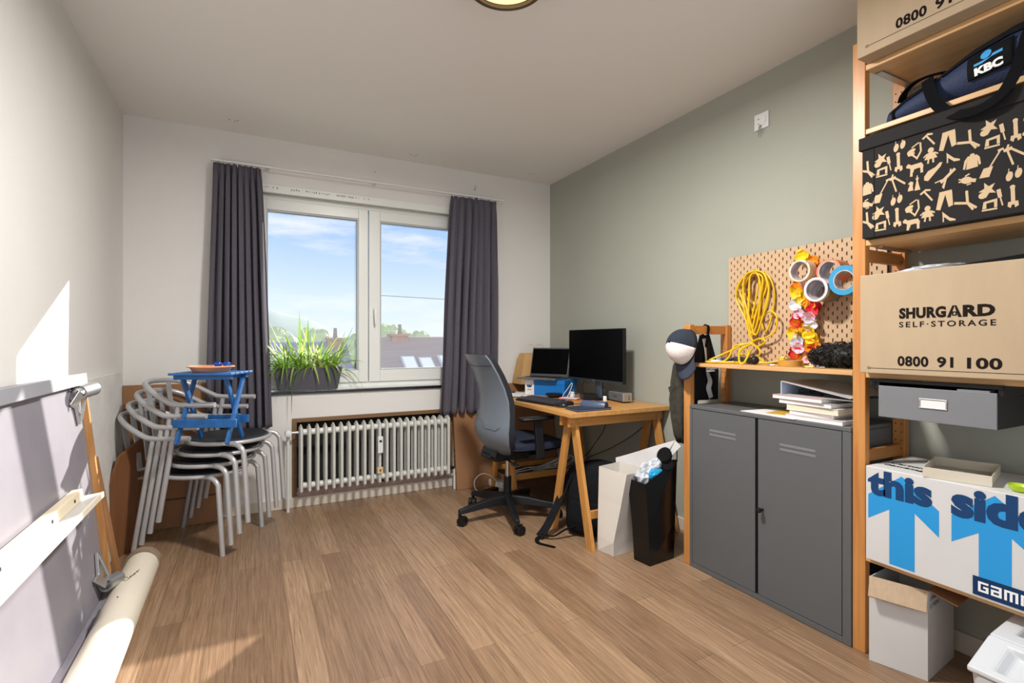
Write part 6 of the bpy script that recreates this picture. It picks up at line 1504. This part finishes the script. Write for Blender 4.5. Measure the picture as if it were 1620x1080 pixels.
text(m, 'BOTT. 6x750 ml', q[0]+e01*0.04+n01*0.003+V((0, 0, 0.228)), e01, W_, 0.085, 0.011, 0.01)
text(m, 'LANGHE', q[1]+e12*0.018+n12*0.003+V((0, 0, 0.268)), e12, W_, 0.075, 0.016, 0.0)
text(m, 'L19241', q[1]+e12*0.018+n12*0.003+V((0, 0, 0.242)), e12, W_, 0.075, 0.016, 0.0)
obj('printed_lettering', m, ink, wbx2)
# white recycling bin
rb = thing('lidded_bin', 'white plastic lidded bin on the floor at the near end of the shelves', 'bin', (2.0, 0.5, 0))
BY0, BY1 = 0.33, 0.672
def rr(x0, x1, y0, y1, z, r_=0.03, zs=0.0):
    out = []
    for cx_, cy_, a0 in ((x1-r_, y1-r_, 0), (x0+r_, y1-r_, PI/2), (x0+r_, y0+r_, PI), (x1-r_, y0+r_, 1.5*PI)):
        for k in range(6):
            a = a0+PI/2*k/5; out.append(V((cx_+r_*math.cos(a), cy_+r_*math.sin(a), z)))
    return out
bodyr = [rr(1.80, 2.29, BY0+0.02, BY1-0.02, 0.001), rr(1.775, 2.30, BY0+0.003, BY1-0.003, 0.232)]
bin_m = mat('bin_plastic', '#cfd1d4', 0.4)
obj('body', MB().rings(bodyr), bin_m, rb, smooth=True)
def lid_z(x): return 0.250+(x-1.772)*(0.050/0.138) if x < 1.91 else 0.300+(x-1.91)*0.10
def lid_panel(x0, x1, y0, y1, inset, depth):
    m = MB(); z = lid_z
    o_ = [V((x0, y0, z(x0))), V((x1, y0, z(x1-1e-6))), V((x1, y1, z(x1-1e-6))), V((x0, y1, z(x0)))]
    o_[1].z = o_[2].z = (0.300 if x1 <= 1.911 else z(x1)); o_[0].z = o_[3].z = (0.3 if abs(x0-1.912) < 0.003 else z(x0))
    cen = sum(o_, V((0, 0, 0)))/4
    n_ = (o_[1]-o_[0]).cross(o_[3]-o_[0]).normalized()
    if n_.z < 0: n_ = -n_
    i1 = [cen+(p-cen)*(1-inset) for p in o_]; i2 = [cen+(p-cen)*(1-inset*1.35)-n_*depth for p in o_]
    und = [V((p.x, p.y, 0.234)) for p in o_]
    m.rings([und, o_, i1, i2], cap=True)
    return m
obj('front_lid', lid_panel(1.772, 1.909, BY0, BY1, 0.30, 0.022), bin_m, rb, bevel=0.006)
obj('rear_lid', lid_panel(1.912, 2.303, BY0, BY1, 0.25, 0.03), bin_m, rb, bevel=0.006)

# ------------------------------------------------------------------ outside the window
struct('ground', MB().box(-150, 250, 6, 600, -7.2, -7.0), mat('grass_ground', '#7f8c66', 0.95, noise=0.2, nscale=0.5))
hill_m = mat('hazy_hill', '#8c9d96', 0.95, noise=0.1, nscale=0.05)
def hillf(u, v):
    x = -140+480*u; y = 190+110*v
    h = 11.5*math.exp(-((x+2)/30)**2)+7.5*math.exp(-((x-22)/22)**2)*0.5+3.5+1.2*math.sin(x*0.11)+0.7*math.sin(x*0.31)
    return V((x, y, -7+(h+5.0)*math.sin(min(1, v*1.6)*PI/2)))
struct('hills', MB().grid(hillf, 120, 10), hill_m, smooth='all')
roof_m = mat('hazed_roof_tiles', '#8f7d7a', 0.85, noise=0.10, nscale=2.0, stretch=(0.5, 1, 8))  # tile colour paled towards grey to carry the outdoor haze
brick_m = mat('red_brown_brick', '#a07864', 0.9, noise=0.15, nscale=6)
def house(label, x0, x1, yr, zr, pitch_y, drop, roofmat, chims, lights):
    t = thing('house', label, 'house', ((x0+x1)/2, yr, -7))
    ze = zr-drop
    m = MB().hexa([(x0, yr-pitch_y, ze), (x1, yr-pitch_y, ze), (x1, yr, zr), (x0, yr, zr), (x0, yr-pitch_y, ze+0.12), (x1, yr-pitch_y, ze+0.12), (x1, yr, zr+0.12), (x0, yr, zr+0.12)])
    m.hexa([(x0, yr+pitch_y, ze), (x1, yr+pitch_y, ze), (x1, yr+0.001, zr), (x0, yr+0.001, zr), (x0, yr+pitch_y, ze+0.12), (x1, yr+pitch_y, ze+0.12), (x1, yr+0.001, zr+0.12), (x0, yr+0.001, zr+0.12)])
    rf = obj('roof', m, roofmat, t)
    obj('ridge', MB().cyl((x0, yr, zr+0.1), (x1, yr, zr+0.1), 0.09, 10), roofmat, t)
    obj('wall', MB().box(x0+0.3, x1-0.3, yr-pitch_y+0.4, yr+pitch_y-0.4, -7, ze+0.05), mat('pale_render', '#cfc8c0', 0.9), t)
    for (cx_, w, h, dy) in chims:
        ck = obj('chimney', MB().box(cx_-w/2, cx_+w/2, yr+dy-0.25, yr+dy+0.25, zr-0.3, zr+h).box(cx_-w/2-0.04, cx_+w/2+0.04, yr+dy-0.29, yr+dy+0.29, zr+h, zr+h+0.07), brick_m, t)
        obj('chimney_pot', MB().cyl((cx_+0.05, yr+dy, zr+h+0.07), (cx_+0.05, yr+dy, zr+h+0.38), 0.07, 12, 0.05), mat('clay_pot', '#77706c', 0.8), ck)
    sl = V((0, pitch_y, drop)).normalized(); nn = V((0, -drop, pitch_y)).normalized()
    for (lx, s_, w, l, sk) in lights:
        c = V((lx, yr, zr+0.12))-sl*s_
        R_ = Matrix((V((1, 0, 0)), sl, nn)).transposed()
        f_ = obj('skylight', MB().obox(c+nn*0.04, (w, l, 0.08), R_), mat('skylight_frame', '#b9bcc4', 0.4), t)
        obj('skylight_glass', MB().obox(c+nn*0.085, (w*0.8, l*0.88, 0.01), R_), mat('skylight_glass', '#eef1f5', 0.5), f_)  # white colour stands in for sky reflected in the glass
    return t
house('grey-tiled house with a brick chimney seen through the right window pane', 3.05, 8.8, 16.0, 1.12, 4.2, 2.7, roof_m, [(4.2, 0.52, 0.20, 0.1), (3.45, 0.35, 0.10, 0.4)], [(4.20, 1.55, 0.42, 0.9, 0), (4.72, 1.62, 0.42, 0.9, 0), (5.45, 1.55, 0.62, 0.95, 0)])
house('slate-roofed house seen through the left window pane behind the spider plant', -7.0, 2.75, 17.0, 0.95, 4.0, 2.6, mat('blue_slate_roof', '#6f7390', 0.7, noise=0.2, nscale=3, stretch=(1, 1, 5)), [(2.35, 0.4, 0.25, 0.0), (-1.2, 0.5, 0.25, 0.0)], [])
tree_m = mat('hazed_foliage', '#a9ba8e', 0.95, noise=0.2, nscale=1.5)  # leaf colour paled, distance haze is in the base colour
bark_m = mat('bark', '#6b5a48', 0.95)
def tree(label, x, y, ztop, r_, seed):
    t = thing('tree', label, 'tree', (x, y, -7), group='trees beyond the rooftops')
    random.seed(seed); rnd = random.Random(seed)
    k_ = (28+5.5*(seed % 4))/y; x, y, ztop, r_ = x*k_, y*k_, 1.15+(ztop-1.15)*k_, r_*k_*0.8
    t.location = (x, y, -7)
    m = MB()
    for k in range(9):
        a = rnd.uniform(0, 6.28); d = rnd.uniform(0, 0.65)*r_
        m.ball((x+d*math.cos(a), y+d*math.sin(a), ztop-r_*0.75+rnd.uniform(-0.45, 0.35)*r_), (r_*rnd.uniform(0.3, 0.5),)*3, 14, jit=0.16)
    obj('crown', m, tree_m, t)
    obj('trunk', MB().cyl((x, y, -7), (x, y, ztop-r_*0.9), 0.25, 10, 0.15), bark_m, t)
for i, (x, y, zt, r_, lab) in enumerate(((6.4, 30, 2.1, 2.0, 'pale green tree behind the roof, left of the chimney'), (8.1, 31, 2.2, 1.9, 'pale green tree directly behind the brick chimney'), (9.6, 32, 1.9, 1.8, 'pale green tree behind the roof, just right of the chimney'), (11.6, 33, 1.7, 1.7, 'low pale tree behind the middle of the roof ridge'), (11.6, 29, 2.0, 1.5, 'pale green tree behind the right end of the roof'), (5.1, 29, 1.7, 1.5, 'pale tree seen in the right side of the left window pane'), (1.2, 30, 2.2, 1.9, 'pale tree behind the spider plant in the left pane'), (3.2, 31, 1.9, 1.7, 'hazy tree behind the middle of the spider plant'), (13.4, 31, 2.4, 1.7, 'tall pale tree at the right edge of the right pane'))):
    tree(lab, x, y, zt, r_, 50+i)
tag(obj('overhead_cable', MB().tube([(2.93+1.0*k, 14.0, 2.42-0.02*k+0.0008*k*k) for k in range(40)], 0.012, 6), mat('cable_grey', '#8a8f98', 0.7)), 'thin overhead cable crossing the sky in the right window pane', 'cable')
tag(obj('utility_pole', MB().cyl((2.93, 14.0, -7), (2.93, 14.0, 2.6), 0.07, 10, 0.05), bark_m), 'thin utility pole outside, hidden behind the window mullion', 'pole')
